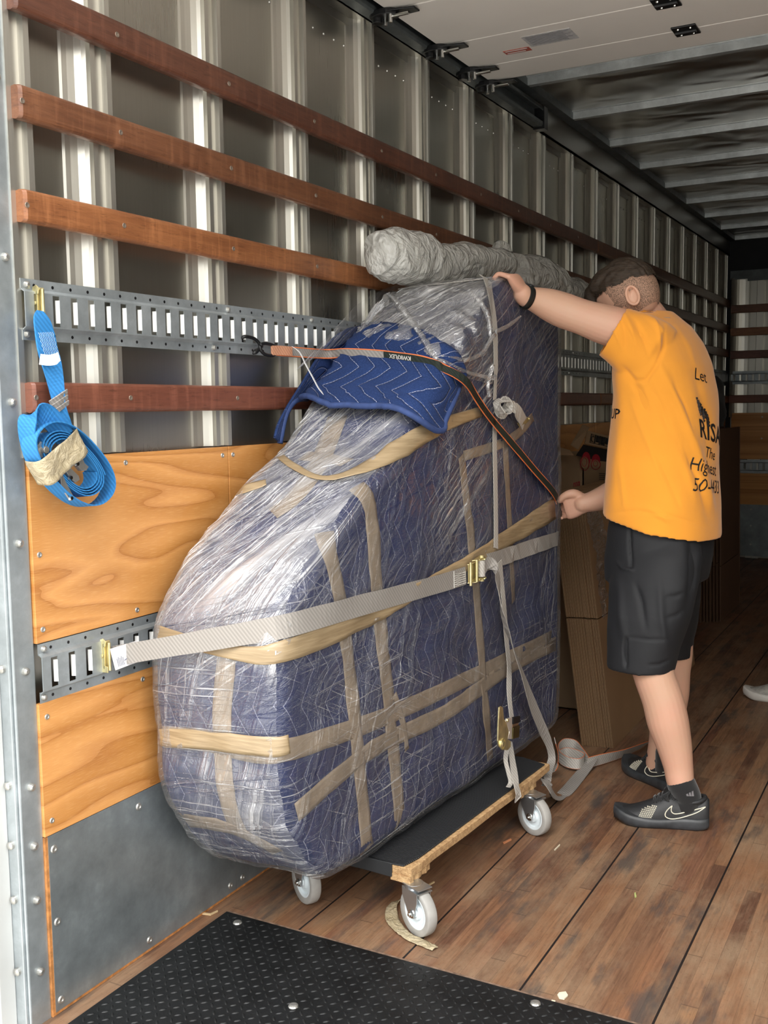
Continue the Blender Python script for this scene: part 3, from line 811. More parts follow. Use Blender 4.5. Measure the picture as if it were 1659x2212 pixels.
# ------------------------------------------------------------ loose blanket flap over the sloping front
def flap():
    root = empty('moving_blanket', (.3, .75, 1.2), 'bright blue zigzag-stitched moving blanket hanging over the sloping front of the wrapped machine', 'blanket')
    B = [(607, 960), (619, 920), (632, 894), (648, 877), (668, 870), (688, 884), (730, 895), (775, 896), (820, 898), (860, 905), (900, 920), (938, 933), (950, 908), (968, 872), (985, 838)]
    T = [(594, 948), (602, 918), (622, 880), (652, 832), (700, 755), (745, 715), (785, 705), (820, 705), (850, 705), (890, 712), (925, 725), (960, 748), (985, 768), (995, 790), (1000, 812)]
    B = catmull_px(B, 5); T = catmull_px(T, 5); K = 26
    vs = []; uvs = []
    for j in range(len(B)):
        for r in range(K+1):
            f = r/K; u = B[j][0]*(1-f)+T[j][0]*f; v = B[j][1]*(1-f)+T[j][1]*f
            e = max(0, 1-f*2.2)
            jj = j/(len(B)-1)
            lift = .010+.030*e**1.5*math.sin(PI*min(1, jj*1.05))
            if jj < .3: lift += .03*e*math.sin(PI*jj/.3)
            p, nn = hit(u, v, 0, WV, at(u, v, 'x', .05))
            if (p-at(u, v, 'x', .05)).length < 1e-6: nn = Vector((0, -.3, .3))
            q = p+nn*lift+nn*.006*mnoise.noise(Vector((jj*9, f*4, 2.)))
            # keep the outline where it is seen
            vs.append(q)
            uvs.append((jj*.62, f*.40))
    fs = [(j*(K+1)+r, (j+1)*(K+1)+r, (j+1)*(K+1)+r+1, j*(K+1)+r+1) for j in range(len(B)-1) for r in range(K)]
    m = MB(); m.add(vs, fs); o = m.build('quilt', flap_m, root, smooth=True, solid=.008, fix=False)
    me = o.data; ul = me.uv_layers.new(name='uv')
    for l in me.loops: ul.data[l.index].uv = uvs[l.vertex_index]
    global FB
    FB = BVHTree.FromPolygons(vs, fs)
    e = [vs[j*(K+1)]+Vector((0, -.002, 0)) for j in range(len(B))]
    MB().tube(e, .0085, 8).build('hem_binding', hem_m, root, smooth=True)
flap()

# ------------------------------------------------------------ crumpled loose film on the top
def crumple():
    B = [(640, 800), (700, 762), (760, 740), (820, 752), (880, 768), (945, 795), (1000, 815), (1062, 830)]
    T = [(770, 660), (800, 640), (850, 618), (900, 610), (950, 606), (1000, 604), (1040, 604), (1062, 612)]
    B = catmull_px(B, 12); T = catmull_px(T, 12); K = 60
    vs = []
    for j in range(len(B)):
        for r in range(K+1):
            f = r/K; u = B[j][0]*(1-f)+T[j][0]*f; v = B[j][1]*(1-f)+T[j][1]*f
            p, nn = hit(u, v, 0, WV, at(u, v, 'x', .06))
            jj = j/(len(B)-1)
            edge = min(1, jj*8, (1-jj)*8, f*6, (1-f)*6)
            q = Vector((p.x*13, p.y*13, p.z*13))
            d = abs(mnoise.noise(q))*.030+abs(mnoise.noise(q*2.7+Vector((4, 4, 4))))*.012+abs(mnoise.noise(q*6))*.004
            vs.append(p+nn*(.004+d*edge))
    fs = [(j*(K+1)+r, (j+1)*(K+1)+r, (j+1)*(K+1)+r+1, j*(K+1)+r+1) for j in range(len(B)-1) for r in range(K)]
    m = MB(); m.add(vs, fs); m.build('loose_film', film_loose_m, bundle, smooth=True, fix=False)
    cord = film_mat('gathered_film', .07, .6, rough=.10, scale=1.5, gloss=.6)
    for px, r in (([(846, 645), (868, 672), (895, 708), (925, 752), (948, 790)], (.006, .012, .011, .010, .007)),
                  ([(790, 700), (815, 665), (846, 645)], (.006, .012, .010)),
                  ([(945, 785), (985, 798), (1030, 812), (1062, 815)], (.008, .006, .006, .008)),
                  ([(950, 775), (1000, 778), (1035, 762), (1058, 725)], (.005, .006, .006, .008)),
                  ([(1020, 640), (1045, 680), (1052, 730)], (.005, .008, .006)),
                  ([(1062, 720), (1095, 700), (1118, 685)], (.007, .006, .003)),
                  ([(1058, 790), (1047, 830), (1050, 858)], (.006, .006, .006))):
        pts = [hit(u, v, .012, WV, at(u, v, 'y', .9))[0] for u, v in catmull_px(px, 6)]
        rr = interp(r, 6); rr = [max(.002, a*(1+.35*mnoise.noise(Vector((i*.7, 2, 2))))) for i, a in enumerate(rr)]
        MB().tube(pts, rr[:len(pts)], 10).build('gathered_film', cord, bundle, smooth=True)
crumple()

# ------------------------------------------------------------ dolly
def dolly():
    root = empty('furniture_dolly', (.36, .8, 0), 'furniture dolly with chipboard deck, black rubber pad and four white wheels under the wrapped machine', 'dolly')
    wood = NT('chipboard_edge')
    f = wood.noise(scale=60, detail=8, rough=.8); f2 = wood.noise(wood.map(scale=(1, 1, 4)), scale=150, detail=4)
    wood.P(Base_Color=wood.ramp(f, [(.3, (.22, .11, .045)), (.5, (.52, .32, .15)), (.7, (.72, .50, .27))]), Roughness=.8)
    wood.bump(f2, .8, .004); wood = wood.m
    pad = NT('ribbed_black_rubber'); w = pad.new('TexWave'); pad.set(w.inputs['Vector'], pad.obj); w.inputs['Scale'].default_value = 46; w.bands_direction = 'Y'
    pad.P(Base_Color=(.018, .019, .021), Roughness=.55); pad.bump(w.outputs[0], .6, .003); pad = pad.m
    T = Matrix.Translation((.533, .392, 0)) @ Matrix.Rotation(-.062, 4, 'Z')   # local x to the left is negative, y into the truck
    L, Wd = .885, .405
    def mb(): q = MB(); q.T = T; return q
    q = mb()
    right = [(0, 0), (-.005, .1)]
    # right edge bitten out like broken chipboard: deeper under the two caster mounts
    q.prism([(-Wd, 0), (0, 0), (.003, .05), (-.001, .12), (.002, .3), (0, .5), (.003, .7), (-.002, L-.03), (-.004, L), (-Wd, L)], 'z', .146, .168)
    q.build('deck', wood, root, bevel=.002)
    for y0, y1 in ((-.002, .10), (.66, .775)):
        q = mb(); ys = [y0+(y1-y0)*i/8 for i in range(9)]
        q.prism([(-.06, y0), (-.001, y0)]+[(-.002+.003*math.sin(i*2.3), y) for i, y in enumerate(ys)]+[(-.06, y1)], 'z', .128, .1465); q.build('mounting_block', wood, root, bevel=.002)
    q = mb()
    q.prism([(-.305, -.005), (-.07, -.005), (-.022, .0), (-.012, .06), (-.012, L-.02), (-.10, L+.004), (-.305, L+.004)], 'z', .168, .173)
    q.box((-.30, -.006, .136), (-.055, .002, .173))
    q.build('rubber_pad', pad, root, bevel=.003)
    for (wx, wy, ang, nm) in ((.551, .396, 1.12, 0), (.599-.004, 1.105, 1.16, 1), (.206, .412, 1.05, 2), (.235, 1.10, 1.1, 3)):
        # wheel axle roughly along x, turned by ang
        ax = Vector((math.cos(ang), math.sin(ang), 0)); c = Vector((wx, wy, .0605)); fwd = Vector((-ax.y, ax.x, 0))
        cs = empty('caster', (wx, wy, .06)); cs.parent = root; cs.matrix_parent_inverse = Matrix.Translation(-parent_origin(root))
        m = MB()
        prof = [(.0425, -.012), (.0575, -.015), (.0605, -.011), (.0612, 0), (.0605, .011), (.0575, .015), (.0425, .012)]
        m.lathe(prof, c, ax, 40)
        m.build('tyre', simple('grey_rubber_tyre', (.36, .35, .33), .6, 0, .1, 30) if nm == 0 else bpy.data.materials['grey_rubber_tyre'], cs, smooth=True)
        m = MB()
        hp = [(0, -.016), (.010, -.016), (.012, -.013), (.018, -.013), (.021, -.006), (.032, -.006), (.034, -.010), (.040, -.0125), (.0435, -.012), (.0435, .012), (.040, .0125), (.034, .010), (.032, .006), (.021, .006), (.018, .013), (.012, .013), (.010, .016), (0, .016)]
        m.lathe(hp, c, ax, 36)
        m.build('wheel', simple('white_nylon_wheel', (.72, .80, .84), .35, 0, .04, 8) if nm == 0 else bpy.data.materials['white_nylon_wheel'], cs, smooth=False)
        m = MB()
        # swivel fork: plate, raceway and two tapering cheeks
        top = Vector((wx, wy, 0))+fwd*.018
        m.cyl(top+Vector((0, 0, .118)), top+Vector((0, 0, .130)), .024, 20)
        px, py = top.x, top.y
        def cheek(s):
            a = ax*(s*.0195); b = ax*(s*.0225)
            out = [(-.030, .118), (.032, .118), (.034, .098), (.012, .050), (.004, .047), (-.008, .050), (-.026, .095)]
            v = []
            for d in (a, b):
                for y, z in out: v.append(Vector((wx, wy, 0))+d+fwd*(y+.008*(z-.05)/.07)+Vector((0, 0, z)))
            n = len(out)
            m.add(v, [(i, (i+1) % n, n+(i+1) % n, n+i) for i in range(n)]+[tuple(range(n)), tuple(range(2*n-1, n-1, -1))])
        cheek(1); cheek(-1)
        v = [Vector((wx, wy, 0))+ax*s*.0225+fwd*y+Vector((0, 0, z)) for z in (.1165, .120) for s, y in ((-1, -.028), (1, -.028), (1, .040), (-1, .040))]
        m.add(v, [(0, 1, 2, 3), (7, 6, 5, 4), (0, 4, 5, 1), (1, 5, 6, 2), (2, 6, 7, 3), (3, 7, 4, 0)])
        v = [p+Vector((0, 0, .0095)) for p in v]
        m.add(v, [(0, 1, 2, 3), (7, 6, 5, 4), (0, 4, 5, 1), (1, 5, 6, 2), (2, 6, 7, 3), (3, 7, 4, 0)])
        fk = simple('bright_fork_steel', (.55, .58, .60), .28, .9, .1, 10) if nm == 0 else bpy.data.materials['bright_fork_steel']
        m.build('fork', fk, cs, bevel=.001)
        m = MB(); m.cyl(c-ax*.033, c+ax*.033, .004, 10)
        for s in (-1, 1): m.cyl(c+ax*s*.0225, c+ax*s*.029, .0085, 6); m.cyl(c+ax*s*.0225, c+ax*s*.0245, .011, 16)
        m.build('axle_bolt', chrome, cs)
dolly()
# ------------------------------------------------------------ webbing, ratchets
def web_mat(name, col, col2=None, sc=330, edge=None, ecol=None, rough=.75, mid=None):
    n = NT(name); w = n.new('TexWave'); n.set(w.inputs['Vector'], n.obj); w.inputs['Scale'].default_value = sc/6.28; w.bands_direction = 'DIAGONAL'
    f = n.noise(scale=12, detail=4)
    c = n.mix(w.outputs[0], tuple(k*.72 for k in col), col); c = n.mix(n.math('MULTIPLY', f, .25), c, col2 or tuple(k*.8 for k in col))
    n.P(Base_Color=c, Roughness=rough, Specular_IOR_Level=.3); n.bump(w.outputs[0], .4, .001)
    return n.m
grey_web = web_mat('grey_webbing', (.34, .315, .29)); light_web = web_mat('pale_grey_webbing', (.50, .47, .43)); blue_web = web_mat('blue_webbing', (.03, .21, .52), (.05, .28, .60))
orange_edge = simple('orange_edge_thread', (.78, .20, .06), .7); green_black = web_mat('dark_webbing', (.022, .030, .024)); grey_stitch = simple('pale_thread', (.66, .64, .60), .7)
paper_tag = simple('white_tag', (.86, .86, .88), .6, 0, .03)
def oriented(pxs, off=.0, tree=None, step=10):
    P = surf_path(pxs, off, tree, step); return [p for p, n in P], [n for p, n in P]
def smooth_pts(P, k=3):
    for _ in range(k):
        P = [P[0]]+[(P[i-1]+P[i]*2+P[i+1])/4 for i in range(1, len(P)-1)]+[P[-1]]
    return P
def webbing(name, P, sides, w, mat, parent, th=.0022):
    m = MB(); m.strip(P, sides, w, th); return m.build(name, mat, parent)
def sides_from_normals(P, Nn):
    out = []
    for i in range(len(P)):
        t = (P[min(i+1, len(P)-1)]-P[max(i-1, 0)]).normalized(); out.append(Nn[i].cross(t).normalized())
    return out
Zv = Vector((0, 0, 1))
TX = Vector((-.048, -1, 0)).normalized(); RN = Vector((1, -.048, 0)).normalized()      # along the right side (towards the doorway), its outward normal
# --- horizontal grey ratchet strap
r1 = empty('ratchet_strap', (.45, .9, .85), 'wide grey ratchet strap hooked in the lower track and stretched across the wrapped machine', 'ratchet strap')
A0 = at(246, 1417, 'x', .020)
c0, n0 = hit(597, 1357, .004)
side_px = [(597, 1357), (640, 1346), (760, 1312), (880, 1279), (985, 1250), (1003, 1243)]
P, Nn = oriented(side_px, .004); P = smooth_pts(P, 6); Nn = smooth_pts(Nn, 8)
mid = [A0.lerp(P[0], t)+Vector((0, -.004*math.sin(PI*t), 0)) for t in (0, .2, .4, .6, .8, .93)]
Nm = [Vector((.25, -1, 0)).normalized()]*6
PP = mid+P; NN = Nm+Nn
NN = smooth_pts(NN, 2)
webbing('webbing', PP, sides_from_normals(PP, NN), [.046]*3+[.050]*2+[.052]*(len(PP)-5), grey_web, r1)
P2, N2 = oriented([(1046, 1216), (1100, 1198), (1160, 1177), (1196, 1166), (1203, 1163)], .004); P2 = smooth_pts(P2, 4)
e = P2[-1]+Vector((-.03, .035, 0)); P2 += [e, e+Vector((-.08, .02, 0)), e+Vector((-.30, .02, .0))]; N2 += [Vector((.7, .7, 0)), Vector((0, 1, 0)), Vector((0, 1, 0))]
webbing('webbing', P2, sides_from_normals(P2, N2), .050, grey_web, r1)
# stitched end and thread
j = len(P)-1
m = MB()
sd = sides_from_normals(P, Nn)
for i in range(7):
    a = P[-3]+sd[-3]*(-.022+.0063*i)+RN*.0022; b = P[-1]+sd[-1]*(-.019+.0063*i)+RN*.0022
    if i < 6: m.tube([a, b], .0007, 5); m.tube([P[-1]+sd[-1]*(-.022+.0063*i)+RN*.0022, P[-3]+sd[-3]*(-.016+.0063*i)+RN*.0022], .0007, 5)
m.tube([P[-3]-sd[-3]*.024+RN*.002, P[-3]+sd[-3]*.024+RN*.002], .001, 6)
m.build('stitching', grey_stitch, r1)
def ratchet(parent, o, ex, ey, w=.056, L=.062, mat=None, name='ratchet_buckle'):
    """ratchet lying open: o centre, ex along the strap, ey across"""
    mat = mat or zinc_yellow; ex = ex.normalized(); ey = ey.normalized(); nz = ex.cross(ey)
    if nz.dot(CAM-o) < 0: nz = -nz
    m = MB()
    def q(a, b, c): return o+ex*a+ey*b+nz*c
    def plate(poly, b0, b1):
        n = len(poly); v = [q(a, b0, c) for a, c in poly]+[q(a, b1, c) for a, c in poly]
        m.add(v, [(i, (i+1) % n, n+(i+1) % n, n+i) for i in range(n)]+[tuple(range(n)), tuple(range(2*n-1, n-1, -1))])
    h = w/2
    for s in (-1, 1):
        plate([(-L*.55, 0), (L*.4, 0), (L*.5, .008), (L*.42, .018), (L*.05, .016), (-L*.5, .010)], s*h, s*(h-.0022))
        plate([(-L*.2, .004), (L*.50, .002), (L*.60, .012), (L*.5, .024), (-L*.05, .016)], s*(h+.003), s*(h+.005))
    plate([(-L*.5, 0), (L*.3, 0), (L*.3, .002), (-L*.5, .002)], -h, h)
    m.cyl(q(-L*.52, -h-.006, .010), q(-L*.52, h+.006, .010), .0045, 14); m.cyl(q(-L*.02, -h-.004, .014), q(-L*.02, h+.004, .014), .0045, 14)
    m.cyl(q(L*.16, -h-.002, .010), q(L*.16, h+.002, .010), .0028, 10)
    m.cyl(q(L*.42, -h-.010, .016), q(L*.42, -h-.002, .016), .008, 10); m.cyl(q(L*.42, h+.010, .016), q(L*.42, h+.002, .016), .008, 10)
    o1 = m.build(name, mat, parent, bevel=.0006)
    m = MB(); m.cyl(q(L*.42, -h+.004, .015), q(L*.42, h-.004, .015), .011, 16); m.build('web_roll', light_web, parent)
    m = MB()
    for s in (-1, 1):
        pts = []
        for i in range(24):
            t = 2*PI*i/24; r = .014 if i % 2 else .0115; pts.append((L*.42+r*math.cos(t), .016+r*math.sin(t)))
        n = 24; v = [q(a, s*(h-.001), c) for a, c in pts]+[q(a, s*(h+.002), c) for a, c in pts]
        m.add(v, [(i, (i+1) % n, n+(i+1) % n, n+i) for i in range(n)]+[tuple(range(n)), tuple(range(2*n-1, n-1, -1))])
    m.build('ratchet_gear', mat, o1)
    return o1
ro, rn = hit(1017, 1232, .006)
ratchet(r1, ro, (P2[0]-P[-1]), Zv+Vector((0, 0, 0)))
# hook in the slot and the printed tag
def efitting(parent, o, along, up, out, w=.052, name='track_fitting'):
    m = MB(); along = along.normalized(); up = up.normalized(); out = out.normalized()
    def q(a, b, c): return o+along*a+up*b+out*c
    def pl(poly, a0, a1):
        n = len(poly); v = [q(a0, b, c) for b, c in poly]+[q(a1, b, c) for b, c in poly]
        m.add(v, [(i, (i+1) % n, n+(i+1) % n, n+i) for i in range(n)]+[tuple(range(n)), tuple(range(2*n-1, n-1, -1))])
    h = w/2
    pl([(-h-.008, -.010), (h+.008, -.010), (h+.012, 0), (h+.006, .008), (h-.006, .006), (h-.008, .002), (-h+.008, .002), (-h+.006, .012), (-h-.008, .012)], -.006, -.0035)
    pl([(-h-.006, -.004), (h+.004, -.004), (h+.002, .006), (-h-.004, .006)], .003, .0055)
    m.add([q(-.006, -h, .0), q(.0055, -h, .0), q(.0055, h, .0), q(-.006, h, .0), q(-.006, -h, .0025), q(.0055, -h, .0025), q(.0055, h, .0025), q(-.006, h, .0025)], [(0, 3, 2, 1), (4, 5, 6, 7), (0, 1, 5, 4), (1, 2, 6, 5), (2, 3, 7, 6), (3, 0, 4, 7)])
    m.cyl(q(.0, -h-.003, .012), q(.0, h+.003, .012), .0035, 10)
    m.cyl(q(-.006, 0, -.002), q(-.009, 0, -.002), .004, 10)
    m.cyl(q(-.002, h+.004, .004), q(.008, h+.004, .004), .003, 8)
    return m.build(name, zinc_yellow, parent, bevel=.0005)
efitting(r1, at(228, 1417, 'x', .018)-Vector((0, 0, 0)), Vector((.3, 1, 0)), Zv, Vector((1, .0, 0)), .058)
tg = [at(u, v, 'x', .052) for u, v in ((238, 1402), (296, 1384), (303, 1428), (250, 1448))]
off = Vector((.02, -.02, 0))
nrm = (tg[1]-tg[0]).cross(tg[3]-tg[0]).normalized()
if nrm.dot(CAM-tg[0]) < 0: nrm = -nrm
m = MB(); m.add([p for p in tg]+[p-nrm*.001 for p in tg], [(0, 1, 2, 3), (7, 6, 5, 4), (0, 4, 5, 1), (1, 5, 6, 2), (2, 6, 7, 3), (3, 7, 4, 0)])
tagm = m.build('printed_tag', paper_tag, r1)
def on_tag(a, b): return tg[0].lerp(tg[1], a).lerp(tg[3].lerp(tg[2], a), b)+nrm*.0008
m = MB()
m.tube([on_tag(a, b) for a, b in catmull_px([(.40, .70), (.50, .66), (.58, .72), (.68, .74), (.76, .62), (.76, .44), (.66, .36), (.56, .42), (.52, .54), (.58, .40), (.68, .27), (.80, .20)], 4)], .0008, 5)
for i in range(5):
    a = .12+.055*i; m.tube([on_tag(a+.02, .46 if i % 2 else .52), on_tag(a+.02, .88)], .0004, 4)
for i in range(3): m.tube([on_tag(.88+.03*i, .2), on_tag(.88+.03*i, .7-.1*i)], .0004, 4)
m.build('tag_print', simple('navy_ink', (.10, .10, .20), .6), tagm)

# --- loose tail of that strap: folds out of the ratchet, hangs and runs to the floor
def px_strip(name, tab, mat, parent, th=.0022, k=5, edge=None):
    """tab rows: photo u, v, plane x, width, side vector"""
    pts = [at(u, v, 'x', x) for u, v, x, w, s in tab]; C = catmull(pts, k)
    Wd = interp([w for *_, w, s in tab], k); S = catmull([Vector(s).normalized() for *_, s in tab], k)
    o = webbing(name, C, S, Wd, mat, parent, th)
    if edge:
        m = MB()
        for sg in (-1, 1):
            e = []
            for i in range(len(C)):
                t = (C[min(i+1, len(C)-1)]-C[max(i-1, 0)]).normalized(); sd = (S[i]-t*S[i].dot(t)).normalized(); e.append(C[i]+sd*(sg*Wd[i]/2))
            m.tube(e, .0016, 6)
        m.build('orange_edge', edge, parent)
    return C, S
Hx = (.3, -1, 0)
px_strip('loose_tail', [(1040, 1228, .490, .046, (0, .1, 1)), (1056, 1218, .500, .042, (.1, -.5, 1)), (1072, 1238, .510, .036, (0, -1, .5)), (1078, 1270, .51, .036, (.2, -1, 0)), (1082, 1310, .515, .030, (.6, -1, 0)), (1092, 1350, .52, .022, (1, -.6, 0)),
                        (1106, 1395, .525, .034, (.5, -1, 0)), (1126, 1450, .53, .046, Hx), (1150, 1520, .535, .048, (0, -1, .1)), (1170, 1570, .54, .040, (-.2, -1, .1)), (1186, 1608, .545, .026, (-.7, -1, .1)), (1192, 1640, .55, .026, (-1, -.8, .1)),
                        (1183, 1668, .56, .030, (-1, -.6, 0)), (1178, 1690, .575, .038, (.4, -1, 0))], grey_web, r1)
fl_pts = [at(1196, 1700, 'x', .60), at(1205, 1722, 'z', .004), at(1238, 1690, 'z', .003), at(1262, 1652, 'z', .02), at(1263, 1622, 'z', .045), at(1243, 1603, 'z', .055), at(1218, 1608, 'z', .05), at(1212, 1628, 'z', .03)]
def free_strip(name, pts, sides, w, mat, parent, k=6, edge=None):
    C = catmull(pts, k); S = catmull([Vector(s).normalized() for s in sides], k)
    webbing(name, C, S, w, mat, parent, .002)
    if edge:
        m = MB()
        for sg in (-1, 1):
            e = []
            for i in range(len(C)):
                t = (C[min(i+1, len(C)-1)]-C[max(i-1, 0)]).normalized(); sd = (S[i]-t*S[i].dot(t)).normalized(); e.append(C[i]+sd*(sg*w/2))
            m.tube(e, .0012, 5)
        m.build('orange_edge', edge, parent)
free_strip('floor_tail', [at(1178, 1685, 'x', .58), at(1190, 1705, 'x', .60), at(1204, 1722, 'z', .006), at(1225, 1708, 'z', .004), at(1255, 1672, 'z', .006), at(1280, 1640, 'z', .03)],
           [(.2, -1, 0), (.3, -1, 0), (.8, -.8, .3), (1, .35, 0), (1, .2, .1), (.9, -.1, .3)], .048, grey_web, r1)
# --- orange-edged strap from the wall hook over the blanket to the worker's hand
r2 = empty('cargo_strap', (.3, .6, 1.45), 'black, grey and orange-edged strap from a wall hook across the blanket to the right hand', 'cargo strap')
Pa = at(592, 757, 'x', .035); Pb, nb = hit(705, 766, .010, FB, at(705, 766, 'x', .14))
seg1 = [Pa, Pa.lerp(Pb, .5), Pb]
body_px = [(740, 768), (790, 771), (830, 773), (880, 779), (915, 785), (945, 795)]
P3 = []; N3 = []
for u, v in body_px:
    p, n = hit(u, v, .010, FB, hit(u, v, .04)[0]); P3.append(p); N3.append(n)
side_px = [(975, 818), (1010, 857), (1050, 903), (1100, 963), (1150, 1020), (1190, 1064), (1203, 1082)]
P4 = []; N4 = []
for i_, (u, v) in enumerate(side_px):
    p, n = hit(u, v, (.040, .026)[i_] if i_ < 2 else .014); P4.append(p); N4.append(RN)
hand_p = at(1205, 1086, 'y', 1.635)
allP = smooth_pts(catmull(seg1+P3, 4), 3)
S_ = [Vector((0, -.25, 1)).normalized()]*len(allP)
q = catmull([P3[-1]]+P4[:-1]+[hand_p], 5); qs = [Vector((.02, .72, .69)).normalized()]*len(q)
q = smooth_pts(q, 3)
# grey half, then the black printed half
k1 = int(len(allP)*.62)
webbing('webbing', allP[:k1+1], S_[:k1+1], .022, grey_web, r2)
webbing('printed_webbing', allP[k1:]+q[1:], S_[k1:]+qs[1:], .024, green_black, r2)
m = MB(); full = allP+q[1:]; fs_ = S_+qs[1:]
for sg in (-1, 1):
    e = []
    for i in range(len(full)):
        t = (full[min(i+1, len(full)-1)]-full[max(i-1, 0)]).normalized(); sd = (fs_[i]-t*fs_[i].dot(t)).normalized(); e.append(full[i]+sd*(sg*.0125))
    m.tube(smooth_pts(e, 3), .0018, 6)
m.build('orange_edge', orange_edge, r2)
def letters_on(path, sides, nrms, txt, size, start, mat, parent, flip=False):
    cu = bpy.data.curves.new('t', 'FONT'); cu.body = txt; cu.size = size; cu.offset = .0004; cu.resolution_u = 2; o = bpy.data.objects.new('t', cu); COL.objects.link(o)
    dg = bpy.context.evaluated_depsgraph_get(); me = bpy.data.meshes.new_from_object(o.evaluated_get(dg)); bpy.data.objects.remove(o, do_unlink=True)
    L = [0]
    for a, b in zip(path[:-1], path[1:]): L.append(L[-1]+(b-a).length)
    W0 = max((v.co.x for v in me.vertices), default=0)
    for v in me.vertices:
        x = (W0-v.co.x if flip else v.co.x)+start; y = (v.co.y-size*.35)*(-1 if flip else 1)
        i = 0
        while i < len(L)-2 and L[i+1] < x: i += 1
        f = (x-L[i])/max(1e-6, L[i+1]-L[i]); p = path[i].lerp(path[i+1], f); t = (path[i+1]-path[i]).normalized(); sd = (sides[i]-t*sides[i].dot(t)).normalized(); nn = t.cross(sd)
        if nn.dot(CAM-p) < 0: nn = -nn
        v.co = p+sd*y+nn*.0018
    return link('strap_print', me, mat, parent)
pp = allP[k1:]+q[1:]; ps = S_[k1:]+qs[1:]
letters_on(pp, ps, None, 'KWIKFLEX', .016, .02, grey_stitch, r2, True)
letters_on(q, qs, None, 'MULTISTRETCH WEBER', .020, .16, black_metal, r2, True)
# loop, S-hook and hanging label
m = MB(); hk = [at(u, v, 'x', x) for u, v, x in ((524, 742, -.004), (522, 732, .010), (530, 727, .020), (548, 731, .026), (560, 742, .030), (563, 755, .034), (572, 765, .036), (588, 768, .036), (597, 762, .036), (598, 752, .036), (588, 745, .036), (572, 742, .036), (562, 745, .036))]
m.tube(catmull(hk, 5), .0048, 10); hk2 = [at(u, v, 'x', .030) for u, v in ((566, 748), (552, 760), (547, 764))]
m.tube(hk2, [.004, .007, .003], 8); m.build('wire_hook', black_metal, r2, smooth=True)
m = MB(); m.strip([at(587, 757, 'x', .038), at(605, 757, 'x', .040), at(630, 759, 'x', .046)], [Zv]*3, .026, .006); m.build('sewn_loop', web_mat('orange_stitched_loop', (.62, .30, .18)), r2)
lab = [at(u, v, 'x', x) for u, v, x in ((634, 750, .06), (648, 762, .10), (660, 786, .13), (674, 812, .15), (688, 838, .17), (697, 849, .175))]
m = MB(); m.strip(catmull(lab, 4), [Vector((.4, -1, 0))]*21, [.012]*8+[.018]*13, .001); m.build('cloth_label', paper_tag, r2)
m = MB(); m.cyl(hand_p+Vector((0, 0, .01)), hand_p+Vector((.004, 0, -.05)), .010, 12); m.box(hand_p+Vector((-.012, -.012, -.06)), hand_p+Vector((.012, .012, -.028))); m.build('strap_buckle', black_metal, r2, bevel=.002)

# --- upright pale strap round the machine and the dolly, with knot and ratchet
r3 = empty('ratchet_strap', (.48, 1.1, .9), 'narrow pale strap running up and down over the machine and round the dolly deck', 'ratchet strap')
def upright(pxs, w, mat, nm='webbing', off=.004):
    P = [hit(u, v, off)[0] for u, v in catmull_px(pxs, 5)]; P = smooth_pts(P, 2)
    return P, webbing(nm, P, [Vector((.05, 1, 0)).normalized()]*len(P), w, mat, r3)
tp = [Vector((.30, 1.165, 1.735)), Vector((.40, 1.165, 1.728))]
P, _ = upright([(1052, 606), (1058, 640), (1066, 700), (1068, 760), (1068, 810), (1066, 862)], [.030]*14+[.026]*6+[.018]*6, light_web)
def top_at(x, y):
    loc = WV.ray_cast(Vector((x, y, 2.2)), Vector((0, 0, -1)))[0]; return loc+Vector((0, 0, .003))
yt = P[0].y+.01
webbing('webbing', [top_at(x, yt) for x in (.12, .20, .28, .36, .42)]+[P[0]+Vector((-.010, 0, .008)), P[0]], [Vector((0, 1, 0))]*7, .030, light_web, r3)
P, _ = upright([(1067, 905), (1066, 960), (1068, 1060), (1069, 1185)], .026, light_web)
P5 = [hit(u, v, .010)[0] for u, v in ((1073, 1212), (1078, 1262), (1082, 1300), (1088, 1380), (1094, 1440))]
P5 += [at(1100, 1500, 'x', .505), at(1106, 1555, 'x', .52)]
webbing('webbing', catmull(P5, 5), [Vector((.05, 1, 0)).normalized()]*31, .026, light_web, r3)
P6 = [at(1100, 1600, 'x', .525), at(1108, 1650, 'x', .555), at(1114, 1690, 'x', .583), at(1119, 1712, 'x', .592)]
webbing('webbing', catmull(P6, 5)+[at(1119, 1727, 'x', .590), at(1119, 1727, 'x', .55)], [Vector((.05, 1, 0)).normalized()]*18, .028, light_web, r3)
P7 = [at(1096, 1615, 'x', .53), at(1092, 1640, 'x', .545), at(1098, 1668, 'x', .56), at(1103, 1690, 'x', .57), at(1098, 1700, 'x', .575)]
webbing('tail_loop', catmull(P7, 5), [Vector((.6, 1, 0)).normalized()]*21, .014, light_web, r3)
# knot: two interlocked loops of webbing
kc, kn = hit(1072, 878, .02)
m = MB()
ring = [kc+Vector((.0, .028*math.cos(t), .022*math.sin(t)))+RN*(.010*math.sin(2*t)) for t in [2*PI*i/18 for i in range(19)]]
m.strip(ring, [RN+Vector((0, .4*math.cos(i), .4*math.sin(i))) for i in range(19)], .022, .004)
ring = [kc+Vector((0, .012+.018*math.cos(t), .026*math.sin(t)))+RN*(.014*math.cos(t)) for t in [2*PI*i/18 for i in range(19)]]
m.strip(ring, [RN+Vector((0, .2, .9)) for i in range(19)], .020, .004)
m.build('knot', light_web, r3, smooth=False)
fan = [hit(u, v, o)[0] for u, v, o in ((1078, 868, .026), (1094, 882, .028), (1110, 902, .024), (1120, 915, .020))]
m = MB(); m.strip(catmull(fan, 4), [Vector((0, .75, -.65)), ]*4+[Vector((0, .85, -.2))]*4+[Vector((0, .9, .35))]*5, [.018, .022, .028, .034, .038]+[.044]*8, .003); m.build('webbing', light_web, r3)
fo, fn = hit(1119, 908, .020)
